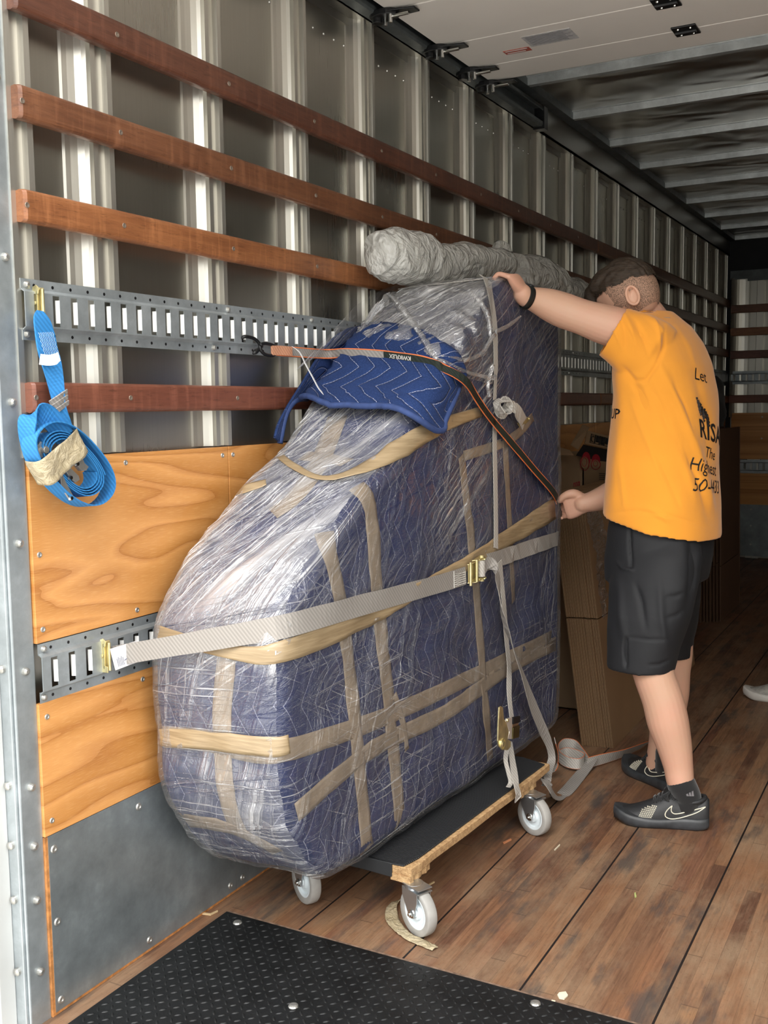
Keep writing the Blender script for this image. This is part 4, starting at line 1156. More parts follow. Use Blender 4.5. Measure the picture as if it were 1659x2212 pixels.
efitting(r3, hit(1120, 910, .018)[0], RN, (hit(1141, 890, .018)[0]-hit(1100, 927, .018)[0]), (hit(1128, 922, .02)[0]-hit(1118, 905, .02)[0]), .050)
# narrow ratchet hanging by its side handle
ro2 = at(1110, 1578, 'x', .53)
m = MB(); ex = Vector((.04, 1, .0)); 
def side_plate(poly, x0, x1, mat, nm, par):
    m = MB(); v = [at(u, w, 'x', x0) for u, w in poly]+[at(u, w, 'x', x0)+Vector((x1-x0, 0, 0)) for u, w in poly]; n = len(poly)
    m.add(v, [(i, (i+1) % n, n+(i+1) % n, n+i) for i in range(n)]+[tuple(range(n)), tuple(range(2*n-1, n-1, -1))]); return m.build(nm, mat, par, bevel=.0008)
hd = side_plate([(1076, 1528), (1080, 1525), (1084, 1528), (1086, 1552), (1092, 1562), (1097, 1582), (1094, 1596), (1101, 1601), (1101, 1612), (1095, 1620), (1084, 1620), (1075, 1612), (1073, 1600), (1074, 1565)], .560, .564, zinc_yellow, 'ratchet_handle', r3)
side_plate([(1092, 1552), (1104, 1549), (1103, 1596), (1094, 1596), (1098, 1580), (1090, 1558)], .556, .560, simple('pale_zinc', (.80, .74, .66), .35, .6), 'side_plate', r3)
m = MB(); c = at(1086, 1607, 'x', .566); m.lathe([(0, .003), (.008, .003), (.011, .0), ], c, (1, 0, 0), 18); m.lathe([(.014, .002), (.017, .002), (.017, -.002), (.014, -.002), (.014, .002)], c, (1, 0, 0), 24)
c2 = at(1096, 1556, 'x', .562); m.lathe([(0, .003), (.005, .003), (.006, 0)], c2, (1, 0, 0), 14); m.build('ratchet_wheel', zinc_yellow, r3)
side_plate([(1104, 1549), (1119, 1546), (1118, 1560), (1104, 1564)], .548, .556, black_metal, 'ratchet_frame', r3)
side_plate([(1104, 1572), (1118, 1566), (1116, 1592), (1102, 1596)], .548, .556, simple('bronze_zinc', (.16, .13, .05), .3, .9), 'ratchet_frame', r3)
side_plate([(1104, 1564), (1117, 1560), (1117, 1568), (1104, 1573)], .545, .550, simple('copper_roll', (.50, .34, .22), .3, .8), 'ratchet_roll', r3)

# --- strap loops lying on the floor behind the dolly
r4 = empty('cargo_strap', (.6, 1.7, 0), 'grey strap with orange edges lying in loops on the floor before the stacked cardboard', 'cargo strap')
def F_(u, v, z): return at(u, v, 'z', z)
free_strip('webbing', [F_(1199, 1600, .16), F_(1205, 1625, .10), F_(1204, 1648, .05), F_(1194, 1668, .03)], [(.4, -1, 0)]*4, .026, light_web, r4, 6, orange_edge)
lp = [F_(1206, 1632, .030), F_(1222, 1626, .028), F_(1243, 1630, .028), F_(1262, 1640, .027), F_(1250, 1650, .030), F_(1225, 1646, .030), F_(1208, 1634, .032), F_(1206, 1618, .045), F_(1220, 1606, .052), F_(1242, 1610, .045), F_(1258, 1628, .035), F_(1270, 1645, .027)]
free_strip('webbing', lp, [(0, .3, 1)]*len(lp), .036, light_web, r4, 6, orange_edge)
ln = [F_(1268, 1648, .024), F_(1300, 1640, .026), F_(1345, 1628, .026), F_(1385, 1612, .024), F_(1410, 1600, .02)]
free_strip('webbing', ln, [(.1, -.3, 1), (.1, -.3, 1), (.3, -.6, .9), (.3, -.8, .6), (.3, -1, .3)], .044, light_web, r4, 6, orange_edge)

# --- coiled blue ratchet strap hanging from the upper track
r5 = empty('ratchet_strap', (.03, -.26, 1.55), 'coiled bright blue ratchet strap taped up and hanging from the upper track by the doorway', 'ratchet strap')
BX = .055
def B_(u, v, x=BX): return at(u, v, 'x', x)
efitting(r5, at(84, 655, 'x', .016), Vector((.2, 1, 0)), Zv, Vector((1, 0, 0)), .050)
m = MB(); cs = [B_(86, 672, .030), B_(90, 690, .036), B_(97, 722, .04), B_(103, 755, .045), B_(110, 780, .048), B_(118, 815, .052), B_(124, 850, .055), B_(128, 878, .058), B_(134, 915, .062), B_(142, 945, .066)]
wd = [.016, .040, .050, .052, .048, .038, .030, .028, .044, .050]
C = catmull(cs, 5); Wd = interp(wd, 5); S = catmull([Vector((0, 1, .15)), Vector((0, 1, .15)), Vector((0, 1, .1)), Vector((0, 1, .1)), Vector((.1, 1, .1)), Vector((.3, 1, 0)), Vector((.5, 1, -.2)), Vector((.3, 1, .3)), Vector((.1, 1, .25)), Vector((.1, 1, .3))], 5)
m.strip(C, S, Wd, .004); m.build('webbing', blue_web, r5)
m = MB()
for i in range(9):
    a = .0045*i-.018
    zz = []
    for j in range(12):
        b = j/11; p = B_(98+b*14, 718+b*52, .0445+.006*b); zz.append(p+Vector((.001, a+(.0015 if j % 2 else -.0015), .1*a)))
    m.tube(zz, .0005, 4)
m.build('stitching', simple('pale_blue_thread', (.5, .66, .85), .8), r5)
m = MB(); pts = [B_(86, 776, .052), B_(104, 778, .060), B_(118, 776, .068), B_(128, 770, .078)]
m.strip(catmull(pts, 4), [Vector((.5, .35, 1))]*13, .022, .001); m.build('white_label', paper_tag, r5)
m = MB()
for u, v, x in ((127, 858, .060), (128, 870, .061), (130, 882, .062)): m.strip([B_(u-19, v+13, x), B_(u, v, x+.004), B_(u+18, v-13, x)], [Vector((.2, .4, 1))]*3, .010, .003)
m.build('sewn_keeper', grey_web, r5)
# the coil: an oval spiral of webbing, its band faces outwards
cc = at(148, 1005, 'x', .058); ea = (at(222, 1080, 'x', .058)-at(78, 925, 'x', .058)).normalized(); eb = (at(190, 965, 'x', .058)-at(108, 1048, 'x', .058)).normalized()
def coil(a, b, turns, th0, name, w=.046, x0=0., grow=0.):
    pts = []; n = int(turns*44)
    for i in range(n+1):
        t = th0+2*PI*i/44; g = 1-grow*i/44
        ex_ = math.copysign(abs(math.cos(t))**.85, math.cos(t)); ey_ = math.copysign(abs(math.sin(t))**.9, math.sin(t))
        pts.append(cc+ea*(a*g*ex_)+eb*(b*g*ey_)+Vector((x0+.001*math.sin(3*t), 0, 0)))
    m = MB(); m.strip(pts, [Vector((1, -.12, .1))]*len(pts), w, .0026); return m.build(name, blue_web, r5)
coil(.118, .066, 1.0, .0, 'outer_loop', .048, .006)
coil(.096, .052, 4.0, .8, 'inner_coil', .044, .0, .075)
up_l = [cc-ea*.112+Vector((.012, 0, .0)), B_(62, 905, .055), B_(80, 893, .060), B_(105, 893, .064), B_(135, 930, .070), B_(160, 960, .075)]
m = MB(); m.strip(catmull([B_(66, 975, .050), B_(58, 935, .052), B_(62, 903, .056), B_(84, 892, .062), B_(110, 905, .066), B_(140, 945, .072)], 5), catmull([Vector((1, 0, 0)), Vector((1, 0, 0)), Vector((1, .2, .1)), Vector((.6, .3, .8)), Vector((.2, .7, .7)), Vector((.2, .7, .7))], 5), .046, .003)
m.build('webbing', blue_web, r5)
# tape round the coil
crinkle = NT('crinkled_tan_tape'); f = crinkle.noise(scale=34, detail=5, rough=.6, dist=1.5)
crinkle.P(Base_Color=crinkle.ramp(f, [(.3, (.36, .29, .17)), (.7, (.58, .49, .33))]), Roughness=.25, Specular_IOR_Level=.7); crinkle.bump(f, .9, .012); crinkle = crinkle.m
def tape_wrap(c1, c2, w, x):
    a = at(*c1, 'x', x); b = at(*c2, 'x', x); d = (b-a); t = d.normalized(); sd = Vector((1, 0, 0)).cross(t)
    pts = [a+Vector((-.040, 0, 0)), a+Vector((-.012, 0, 0))-t*.003, a+t*.004+Vector((.004, 0, 0)), a.lerp(b, .3)+Vector((.006, 0, 0)), a.lerp(b, .6)+Vector((.003, 0, 0)), b-t*.004+Vector((.003, 0, 0)), b+Vector((-.014, 0, 0))+t*.003, b+Vector((-.040, 0, 0))]
    C = smooth_pts(catmull(pts, 5), 2); m = MB(); vs = []; K = 10
    for i, p in enumerate(C):
        for k in range(K+1):
            q = p+sd*(w*(k/K-.5)); q += Vector((.004*mnoise.noise(q*70)+.003*mnoise.noise(q*28), 0, 0)); vs.append(q)
    m.add(vs, [(i*(K+1)+k, i*(K+1)+k+1, (i+1)*(K+1)+k+1, (i+1)*(K+1)+k) for i in range(len(C)-1) for k in range(K)])
    m.build('crinkled_tape', crinkle, r5, smooth=True, solid=.0006, fix=False)
tape_wrap((177, 950), (98, 1022), .058, .088)
# steel ratchet parts inside the coil
m = MB(); c = at(92, 972, 'x', .070)
gear = [(.021*math.cos(t)*(1 if i % 2 else .80), .021*math.sin(t)*(1 if i % 2 else .80)) for i, t in enumerate([2*PI*k/16 for k in range(16)])]
v = [c+ea*a+eb*b for a, b in gear]+[c+ea*a+eb*b+Vector((.004, 0, 0)) for a, b in gear]
m.add(v, [(i, (i+1) % 16, 16+(i+1) % 16, 16+i) for i in range(16)]+[tuple(range(16)), tuple(range(31, 15, -1))]); m.lathe([(0, .012), (.007, .012), (.010, .004)], c, (1, 0, 0), 14)
m.build('ratchet_gear', bolt_m, r5, bevel=.0006)
def plate_px(poly, x0, th, mat, nm):
    m = MB(); v = [at(u, w, 'x', x0) for u, w in poly]; v += [p+Vector((th, 0, 0)) for p in v]; n = len(poly)
    m.add(v, [(i, (i+1) % n, n+(i+1) % n, n+i) for i in range(n)]+[tuple(range(n)), tuple(range(2*n-1, n-1, -1))]); return m.build(nm, mat, r5, bevel=.0008)
plate_px([(150, 998), (160, 987), (170, 990), (174, 1000), (183, 1008), (178, 1016), (168, 1017), (160, 1008)], .070, .012, bolt_m, 'ratchet_frame')
plate_px([(137, 1013), (145, 1010), (163, 1028), (165, 1036), (156, 1042), (147, 1036), (136, 1020)], .072, .010, bolt_m, 'ratchet_pawl')
plate_px([(128, 1030), (133, 1026), (140, 1042), (156, 1072), (155, 1080), (148, 1080), (130, 1052)], .078, .004, bolt_m, 'ratchet_handle')
m = MB()
for u, v in ((150, 1032), (151, 1076), (164, 1002)): m.lathe([(0, .006), (.004, .006), (.0055, .001)], at(u, v, 'x', .083), (1, 0, 0), 12)
m.build('rivet_heads', chrome, r5)
# ------------------------------------------------------------ people
def evaluated(o, name, mats, parent, smooth=True):
    dg = bpy.context.evaluated_depsgraph_get(); dg.update()
    me = bpy.data.meshes.new_from_object(o.evaluated_get(dg)); me.name = name
    bpy.data.objects.remove(o, do_unlink=True)
    me.materials.clear()
    return link(name, me, mats, parent, smooth)
def fuse(mb, name, mat, parent, voxel=.005, smooth=6, post=None):
    me = bpy.data.meshes.new('tmp'); me.from_pydata(mb.v, [], mb.f)
    o = bpy.data.objects.new('tmp', me); COL.objects.link(o)
    bm = bmesh.new(); bm.from_mesh(me); bmesh.ops.recalc_face_normals(bm, faces=bm.faces); bm.to_mesh(me); bm.free()
    r = o.modifiers.new('r', 'REMESH'); r.mode = 'VOXEL'; r.voxel_size = voxel; r.adaptivity = 0
    if smooth:
        k = o.modifiers.new('k', 'SMOOTH'); k.factor = .5; k.iterations = smooth
    r = evaluated(o, name, mat, parent)
    if post: post(r.data)
    return r
def limb(mb, pts, rad, k=6, n=18, flat=None):
    """tapering limb with rounded ends; flat = (axis, factor) squashes the section"""
    P = catmull(pts, k); R = interp(rad, k); R = [max(.003, r) for r in R]
    # rounded caps
    d0 = (P[0]-P[1]).normalized(); d1 = (P[-1]-P[-2]).normalized()
    pre = [(P[0]+d0*R[0]*s, R[0]*c) for s, c in ((.98, .18), (.85, .53), (.6, .8), (.3, .95))]
    post_ = [(P[-1]+d1*R[-1]*s, R[-1]*c) for s, c in ((.3, .95), (.6, .8), (.85, .53), (.98, .18))]
    P2 = [a for a, _ in pre]+P+[a for a, _ in post_]; R2 = [b for _, b in pre]+R+[b for _, b in post_]
    b0 = len(mb.v); mb.tube(P2, R2, n)
    if flat:
        ax, f = flat; ax = Vector(ax).normalized()
        for i in range(b0, len(mb.v)):
            c = P2[(i-b0)//n]; v = Vector(mb.v[i])-c; v = v-ax*v.dot(ax)*(1-f); mb.v[i] = tuple(c+v)
def loft(mb, rings, n=40, cap=True, power=2.3):
    """rings: (centre, vec a, vec b) super-ellipses"""
    b = len(mb.v); vs = []
    for c, a, bb in rings:
        c, a, bb = Vector(c), Vector(a), Vector(bb)
        for i in range(n):
            t = 2*PI*i/n; ct, st = math.cos(t), math.sin(t)
            x = math.copysign(abs(ct)**(2/power), ct); y = math.copysign(abs(st)**(2/power), st)
            vs.append(c+a*x+bb*y)
    fs = []
    m = len(rings)
    for r in range(m-1):
        for i in range(n): fs.append((r*n+i, r*n+(i+1) % n, (r+1)*n+(i+1) % n, (r+1)*n+i))
    if cap: fs += [tuple(range(n-1, -1, -1)), tuple((m-1)*n+i for i in range(n))]
    mb.add(vs, fs)
def shell_loft(mb, rings, th=.004, n=40, power=2.3):
    """open-ended garment tube with thickness"""
    k = len(rings); out = rings
    inn = [(c, Vector(a)*(1-th/Vector(a).length), Vector(b)*(1-th/Vector(b).length)) for c, a, b in rings]
    loft(mb, list(out)+list(reversed(inn))+[out[0]], n, cap=False, power=power)
def ellipsoid(mb, c, ax, ay, az, n=20):
    c, ax, ay, az = map(Vector, (c, ax, ay, az)); vs = []; fs = []
    for j in range(n+1):
        p = PI*j/n
        for i in range(2*n):
            t = PI*i/n; vs.append(c+ax*(math.sin(p)*math.cos(t))+ay*(math.sin(p)*math.sin(t))+az*math.cos(p))
    for j in range(n):
        for i in range(2*n): fs.append((j*2*n+i, j*2*n+(i+1) % (2*n), (j+1)*2*n+(i+1) % (2*n), (j+1)*2*n+i))
    mb.add(vs, fs)
def to_px(p):
    q = Vector(p)-CAM; z = q.dot(_fw); return 829.5+FPX*q.dot(_rt)/z, 1106-FPX*q.dot(_up)/z
def fold_fn(folds, side=None):
    """cloth folds: (polyline in the photo, half width px, depth m) modelled as real ridges on the side that faces the doorway"""
    def fn(me):
        n = len(me.vertices); co = np.empty(n*3); no = np.empty(n*3)
        me.vertices.foreach_get('co', co); me.vertices.foreach_get('normal', no)
        co = co.reshape(-1, 3); no = no.reshape(-1, 3)
        C = np.array(CAM); q = co-C
        z = q@np.array(_fw); u = 829.5+FPX*(q@np.array(_rt))/z; v = 1106-FPX*(q@np.array(_up))/z
        face = np.clip(-(no*q).sum(1)/np.linalg.norm(q, axis=1)*2.2, 0, 1)
        disp = np.zeros(n)
        for pl, w, a in folds:
            best = np.full(n, 1e9); tt = np.zeros(n); L = len(pl)-1
            for i in range(L):
                ax, ay = pl[i]; bx, by = pl[i+1]; dx, dy = bx-ax, by-ay; l2 = dx*dx+dy*dy
                t = np.clip(((u-ax)*dx+(v-ay)*dy)/l2, 0, 1)
                d = np.hypot(u-ax-t*dx, v-ay-t*dy); m_ = d < best; best = np.where(m_, d, best); tt = np.where(m_, (i+t)/L, tt)
            disp += a*np.exp(-(best/w)**2)*np.sin(np.pi*np.clip(tt*.94+.03, 0, 1))**.6
        co = co+no*(disp*face)[:, None]
        me.vertices.foreach_set('co', co.ravel()); me.update()
    return fn
def roughen(me, fn):
    cs = [v.co.copy() for v in me.vertices]; ns = [v.normal.copy() for v in me.vertices]
    me.vertices.foreach_set('co', [k for c, n in zip(cs, ns) for k in (c+n*fn(c))]); me.update()
skin = NT('skin')
_f = skin.noise(scale=9, detail=4); _g = skin.noise(scale=90, detail=3)
skin.P(Base_Color=skin.mix(n_ := skin.math('MULTIPLY', skin.ramp(_f, [(.35, 0.), (.7, 1.)]), .55), (.62, .375, .26), (.67, .33, .24)), Roughness=.5,
       Subsurface_Weight=.12, Subsurface_Radius=(.02, .008, .004), Subsurface_Scale=.4)
skin.bump(_g, .10, .002); skin = skin.m
def cloth_mat(name, col, rough=.9, var=.12, weave=.12, sheen=.3):
    n = NT(name); f = n.noise(scale=5, detail=4); w = n.noise(n.map(scale=(1, 1, .5)), scale=420, detail=2)
    c = n.mix(f, tuple(k*(1-var) for k in col), tuple(min(1, k*(1+var)) for k in col))
    n.P(Base_Color=c, Roughness=rough, Sheen_Weight=sheen); n.bump(w, weave, .002); return n.m
orange_m = cloth_mat('orange_cotton', (.86, .335, .028)); short_m = cloth_mat('charcoal_shorts_cloth', (.0075, .008, .0105), .7, sheen=.02)
ink_m = simple('black_print_ink', (.015, .012, .012), .6, 0, .1)
sock_m = cloth_mat('black_sock', (.010, .010, .011)); 
hair_m = NT('brown_hair'); _h = hair_m.noise(hair_m.map(scale=(8, 8, 60), rot=(0, .9, 0)), scale=5, detail=8, rough=.7)
hair_m.P(Base_Color=hair_m.ramp(_h, [(.3, (.018, .012, .008)), (.6, (.055, .036, .022)), (.8, (.11, .075, .045))]), Roughness=.45); hair_m.bump(_h, .8, .004); hair_m = hair_m.m

def shoe(parent, heel, d, L, wmul, mats, left=True, logo=None, label='black'):
    """heel = floor point at the back of the heel, d = direction of the toe"""
    up_m, sole_m, accent_m, lace_m = mats
    d = Vector(d).normalized(); s = Vector((-d.y, d.x, 0)); heel = Vector(heel)
    Z = Vector((0, 0, 1))
    def Pt(a, b, c): return heel+d*(a*L)+s*b+Z*c
    root = empty('shoe', tuple(heel)); root.parent = parent; root.matrix_parent_inverse = Matrix.Translation(-parent_origin(parent))
    wid = [(0, .022), (.03, .031), (.12, .037), (.3, .037), (.45, .041), (.62, .049), (.75, .050), (.87, .043), (.95, .029), (1., .010)]
    hgt = [(0, .092), (.03, .100), (.08, .096), (.16, .086), (.24, .082), (.32, .092), (.40, .102), (.5, .094), (.62, .074), (.75, .057), (.87, .049), (.95, .043), (1., .034)]
    def it(tab, x):
        for (a, b), (c, e) in zip(tab[:-1], tab[1:]):
            if x <= c: return b+(e-b)*(x-a)/(c-a)
        return tab[-1][1]
    xs = [0, .012, .03, .06, .1, .16, .22, .28, .34, .40, .46, .54, .62, .70, .78, .85, .91, .95, .98, 1.]
    # upper
    m = MB(); N = 28; vs = []
    for x in xs:
        w = it(wid, x)*wmul*.97; h = it(hgt, x); b = .018
        for i in range(N):
            t = 2*PI*i/N; ct, st = math.cos(t), math.sin(t)
            y = math.copysign(abs(ct)**.75, ct)*w; 
            if st >= 0:
                z = b+(h-b)*abs(st)**.8
                y *= (1-.30*abs(st)**3.5) if x < .55 else (1-.25*abs(st)**2)
            else: z = b-.008*abs(st)
            vs.append(Pt(x, y, z))
    n = len(xs)
    fs = [(j*N+i, j*N+(i+1) % N, (j+1)*N+(i+1) % N, (j+1)*N+i) for j in range(n-1) for i in range(N)]+[tuple(range(N)), tuple((n-1)*N+i for i in range(N))]
    m.add(vs, fs); m.build('upper', up_m, root, smooth=True)
    BVH = BVHTree.FromPolygons([Vector(v) for v in m.v], m.f)
    # sole
    m = MB(); vs = []
    prof = [(.90, .0), (1.0, .006), (1.05, .014), (1.04, .024), (.99, .033), (.90, .034)]
    M2 = 44; outline = []
    for k in range(M2):
        t = 2*PI*k/M2; x = .5-.5*math.cos(t); sgn = 1 if t < PI else -1
        outline.append((x, sgn*(it(wid, x)+.003)*wmul*(.0 if x < .001 else 1)))
    for sc, z in prof:
        for x, y in outline:
            xx = .5+(x-.5)*(1+(sc-1)*.22); zz = z
            lift = .018*max(0, (x-.80)/.2)**1.6+.006*max(0, (.10-x)/.1)
            if z > .02: zz += .006*math.sin(x*9)*.6
            vs.append(Pt(xx, y*sc, zz+lift))
    k = len(prof)
    fs = [(j*M2+i, j*M2+(i+1) % M2, (j+1)*M2+(i+1) % M2, (j+1)*M2+i) for j in range(k-1) for i in range(M2)]+[tuple(range(M2)), tuple((k-1)*M2+i for i in range(M2))]
    m.add(vs, fs); m.build('sole', sole_m, root, smooth=True)
    # collar ring, tongue and laces
    col = [Pt(.205-.165*math.cos(t), .033*math.sin(t)*wmul, .088+.010*abs(math.cos(t))**2) for t in [2*PI*i/24 for i in range(24)]]
    MB().tube(col, .0065, 8, closed=True).build('collar', up_m, root, smooth=True)
    m = MB(); m.strip([Pt(.52, 0, .088), Pt(.44, 0, .106), Pt(.36, 0, .122), Pt(.31, 0, .138), Pt(.29, 0, .142)], [s]*5, [.03, .036, .044, .046, .03], .008)
    m.build('tongue', up_m, root, smooth=False, bevel=.002)
    m = MB()
    for i in range(6):
        x = .58-i*.042; h = it(hgt, x)+.003
        m.tube([Pt(x, -.026, h-.010), Pt(x-.01, -.010, h+.001), Pt(x-.02, .012, h+.001), Pt(x-.03, .027, h-.008)], .0026, 6)
        m.tube([Pt(x, .026, h-.010), Pt(x-.01, .010, h+.003), Pt(x-.02, -.012, h+.003), Pt(x-.03, -.027, h-.008)], .0026, 6)
    h = .106
    for q in ((-1, .02), (1, .02), (-1, -.02), (1, -.005)):
        m.tube(catmull([Pt(.37, 0, h), Pt(.40, .018*q[0], h+.010), Pt(.44+q[1], .034*q[0], h-.004), Pt(.42, .028*q[0], h-.020)], 4), .0024, 6)
    m.build('laces', lace_m, root, smooth=True)
    def on_side(a, z, sgn, off=.0016):
        o = Pt(a, sgn*.2, z); loc, nr, _, _ = BVH.ray_cast(o, s*(-sgn))
        if loc is None: loc, nr, _, _ = BVH.find_nearest(Pt(a, sgn*.05, z))
        return loc+s*sgn*off
    if logo:
        for sgn in logo:
            sw = [(.04, .076), (.12, .060), (.22, .047), (.32, .037), (.40, .034), (.45, .040), (.455, .050), (.43, .062), (.385, .074)]
            sw2 = [(.385, .074), (.395, .062), (.385, .054), (.35, .050), (.28, .054), (.18, .063), (.04, .076)]
            a = [on_side(x, z, sgn) for x, z in catmull_px(sw, 5)]+[on_side(x, z, sgn) for x, z in catmull_px(sw2, 5)]
            MB().tube(a, .0016, 6, closed=True).build('tick_outline', accent_m, root, smooth=True)
            m = MB()
            for i in range(7):
                for j in range(8):
                    x = .55+.0200*i+.008*(7-j); z = .034+.0046*j
                    if z > it(hgt, x)-.010: continue
                    p0 = on_side(x-.007, z, sgn, .0008); p1 = on_side(x+.007, z+.003, sgn, .0008); p2 = on_side(x-.007, z+.003, sgn, .0008); p3 = on_side(x+.007, z, sgn, .0008)
                    m.tube([p0, p1], .0006, 5); m.tube([p2, p3], .0006, 5)
            m.build('woven_patch', accent_m, root)
    return root, Pt, it

def finger(mb, base, dirs, lens, r):
    p = Vector(base); P = [p]; 
    for d, l in zip(dirs, lens): p = p+Vector(d).normalized()*l; P.append(p)
    limb(mb, P, [r, r*.98, r*.92, r*.82][:len(P)], 4, 12)

def worker():
    root = empty('person', (.93, 1.55, 0), 'person in orange T-shirt, black shorts and black sneakers, holding the wrapped machine with both hands', 'person')
    A = lambda u, v, y: at(u, v, 'y', y)
    F = Vector((-.982, .19, 0)).normalized(); Lf = Vector((-F.y, F.x, 0)); Z = Vector((0, 0, 1))   # facing, his left (towards the doorway)
    if Lf.y > 0: Lf = -Lf
    b = MB()
    # torso (inside the shirt)
    Tc = {v: A(u, v, 1.57) for u, v in ((1412, 690), (1425, 760), (1437, 850), (1440, 950), (1436, 1050), (1432, 1140), (1425, 1220))}
    rr = [(1220, .09, .14), (1140, .10, .150), (1050, .105, .150), (950, .110, .155), (850, .120, .180), (760, .115, .185), (690, .075, .120)]
    loft(b, [(Tc[v], F*a, Lf*w) for v, a, w in rr])
    # neck and head
    neck0 = A(1404, 694, 1.58); Hc = A(1356, 637, 1.545)
    limb(b, [neck0, A(1390, 672, 1.57), Hc+Vector((.03, .0, -.03))], [.062, .058, .060])
    hu = (Z*.80+F*.60).normalized(); hf = (F*.80-Z*.60).normalized()      # head bowed: crown direction, face direction
    ellipsoid(b, Hc, hf*.100, Lf*.077, hu*.106)
    ellipsoid(b, Hc+hf*.030-hu*.058, hf*.062, Lf*.052, hu*.058)           # jaw
    ellipsoid(b, Hc+hf*.055+hu*.030, hf*.040, Lf*.058, hu*.040)           # brow
    ellipsoid(b, Hc+hf*.101-hu*.028, hf*.018, Lf*.014, hu*.020)           # nose
    limb(b, [Hc+hf*.094+hu*.010, Hc+hf*.112-hu*.026], [.008, .012], 3, 10)
    for sgn in (-1, 1): ellipsoid(b, Hc+hf*.070-hu*.032+Lf*.036*sgn, hf*.022, Lf*.020, hu*.022)  # cheeks
    ellipsoid(b, Hc+hf*.084-hu*.070, hf*.012, Lf*.024, hu*.006)           # lips
    ellipsoid(b, Hc+hf*.070-hu*.098, hf*.020, Lf*.022, hu*.016)           # chin
    # ears
    for sgn in (-1, 1):
        ec = (A(1370, 640, 1.47) if sgn > 0 else Hc-Lf*.074-hf*.006-hu*.012)
        eu = (hu*.93-hf*.25).normalized(); ef = eu.cross(Lf).normalized()
        rim = [ec+eu*(.033*math.cos(t))*(1 if math.cos(t) > 0 else .85)+ef*(.019*math.sin(t))*-1+Lf*sgn*(.010+.004*math.sin(t)) for t in [2*PI*i/18 for i in range(18)]]
        b.tube(rim, .0048, 8, closed=True); limb(b, [ec+eu*.016-ef*.002+Lf*sgn*.006, ec+ef*-.008+Lf*sgn*.007, ec-eu*.014-ef*.006+Lf*sgn*.006], [.0035, .0035, .003], 4, 8); ellipsoid(b, ec+Lf*sgn*.002-eu*.004, ef*.015, Lf*.005, eu*.026, 10)
    # left arm, raised to the top edge of the machine
    arm = [(A(1385, 735, 1.45), .062), (A(1340, 712, 1.42), .064), (A(1300, 699, 1.40), .061), (A(1258, 685, 1.38), .055), (A(1216, 670, 1.36), .055), (A(1186, 658, 1.335), .050), (A(1158, 648, 1.305), .040), (A(1136, 642, 1.275), .031), (A(1128, 634, 1.262), .030)]
    limb(b, [p for p, r in arm], [r for p, r in arm], 6, 24)
    W_ = A(1130, 636, 1.265); K_ = A(1109, 597, 1.222)
    kd = Vector((.10, 1, .10)).normalized()                               # knuckle row, little finger nearest
    pn = (K_-W_).normalized().cross(kd).normalized()
    vs = []
    loft(b, [(W_+(K_-W_)*t, kd*(w), pn*h) for t, w, h in ((-.15, .024, .021), (.15, .029, .021), (.45, .036, .018), (.8, .040, .015), (1.02, .038, .012), (1.12, .032, .008))], 24)
    over = Vector((-1, .02, .02)).normalized()
    for i, (off, L3, r) in enumerate(((-.031, (.034, .022, .018), .0078), (-.010, (.042, .027, .020), .0086), (.011, (.046, .029, .021), .0088), (.031, (.041, .026, .020), .0086))):
        finger(b, K_+kd*off-Vector((0, 0, .002)), [(-.80, .02, .30-.1*i), (-.75, .0, -.62), (-.15, -.05, -1.0)], L3, r)
    th = W_+kd*.022+(K_-W_)*.25
    limb(b, [th, th+Vector((-.02, .030, .012)), th+Vector((-.045, .045, .030)), th+Vector((-.068, .045, .036))], [.014, .013, .0115, .009], 4, 12)
    # right arm, hand closed on the end of the orange-edged strap
    arm = [(A(1430, 740, 1.77), .062), (A(1425, 820, 1.80), .060), (A(1400, 930, 1.80), .052), (A(1375, 1020, 1.76), .048), (A(1345, 1052, 1.72), .046), (A(1310, 1072, 1.69), .043), (A(1280, 1083, 1.66), .036), (A(1258, 1088, 1.64), .030)]
    limb(b, [p for p, r in arm], [r for p, r in arm], 6, 24)
    W2 = A(1262, 1088, 1.645); K2 = A(1222, 1098, 1.64)
    ad = (K2-W2).normalized(); up2 = Vector((0, 0, 1)); up2 = (up2-ad*up2.dot(ad)).normalized(); sd2 = ad.cross(up2)
    loft(b, [(W2+ad*t, up2*w, sd2*h) for t, w, h in ((-.02, .029, .024), (.012, .034, .022), (.035, .040, .021), (.058, .042, .018), (.070, .038, .013))], 24)
    for i, (off, L3, r) in enumerate(((.030, (.036, .026, .019), .0088), (.010, (.039, .029, .021), .0090), (-.011, (.037, .027, .020), .0086), (-.031, (.030, .021, .017), .0078))):
        base = W2+ad*.058+up2*off+Vector((0, .012, 0))
        finger(b, base, [(-.80, .45, -.12), (-.62, -.80, -.10), (.50, -.90, -.08)], L3, r)
    th = W2+up2*.026+ad*.006
    limb(b, [th, th+Vector((-.022, -.016, .012)), th+Vector((-.050, -.026, .004)), th+Vector((-.068, -.024, -.014))], [.017, .0165, .0125, .0095], 4, 12)
    # legs
    hipL = A(1425, 1215, 1.48); hipR = A(1435, 1215, 1.66)
    legL = [(hipL, .070), (A(1405, 1300, 1.40), .075), (A(1402, 1400, 1.37), .070), (A(1413, 1458, 1.365), .064), (A(1431, 1510, 1.37), .064), (A(1443, 1560, 1.375), .064), (A(1456, 1610, 1.38), .055), (A(1465, 1655, 1.38), .046), (A(1470, 1690, 1.375), .042), (A(1478, 1712, 1.375), .034)]
    limb(b, [p for p, r in legL], [r for p, r in legL], 6, 24)
    legR = [(hipR, .070), (A(1448, 1300, 1.70), .072), (A(1455, 1400, 1.72), .065), (A(1452, 1450, 1.72), .061), (A(1449, 1500, 1.72), .061), (A(1440, 1550, 1.715), .056), (A(1428, 1600, 1.71), .042), (A(1420, 1650, 1.71), .040)]
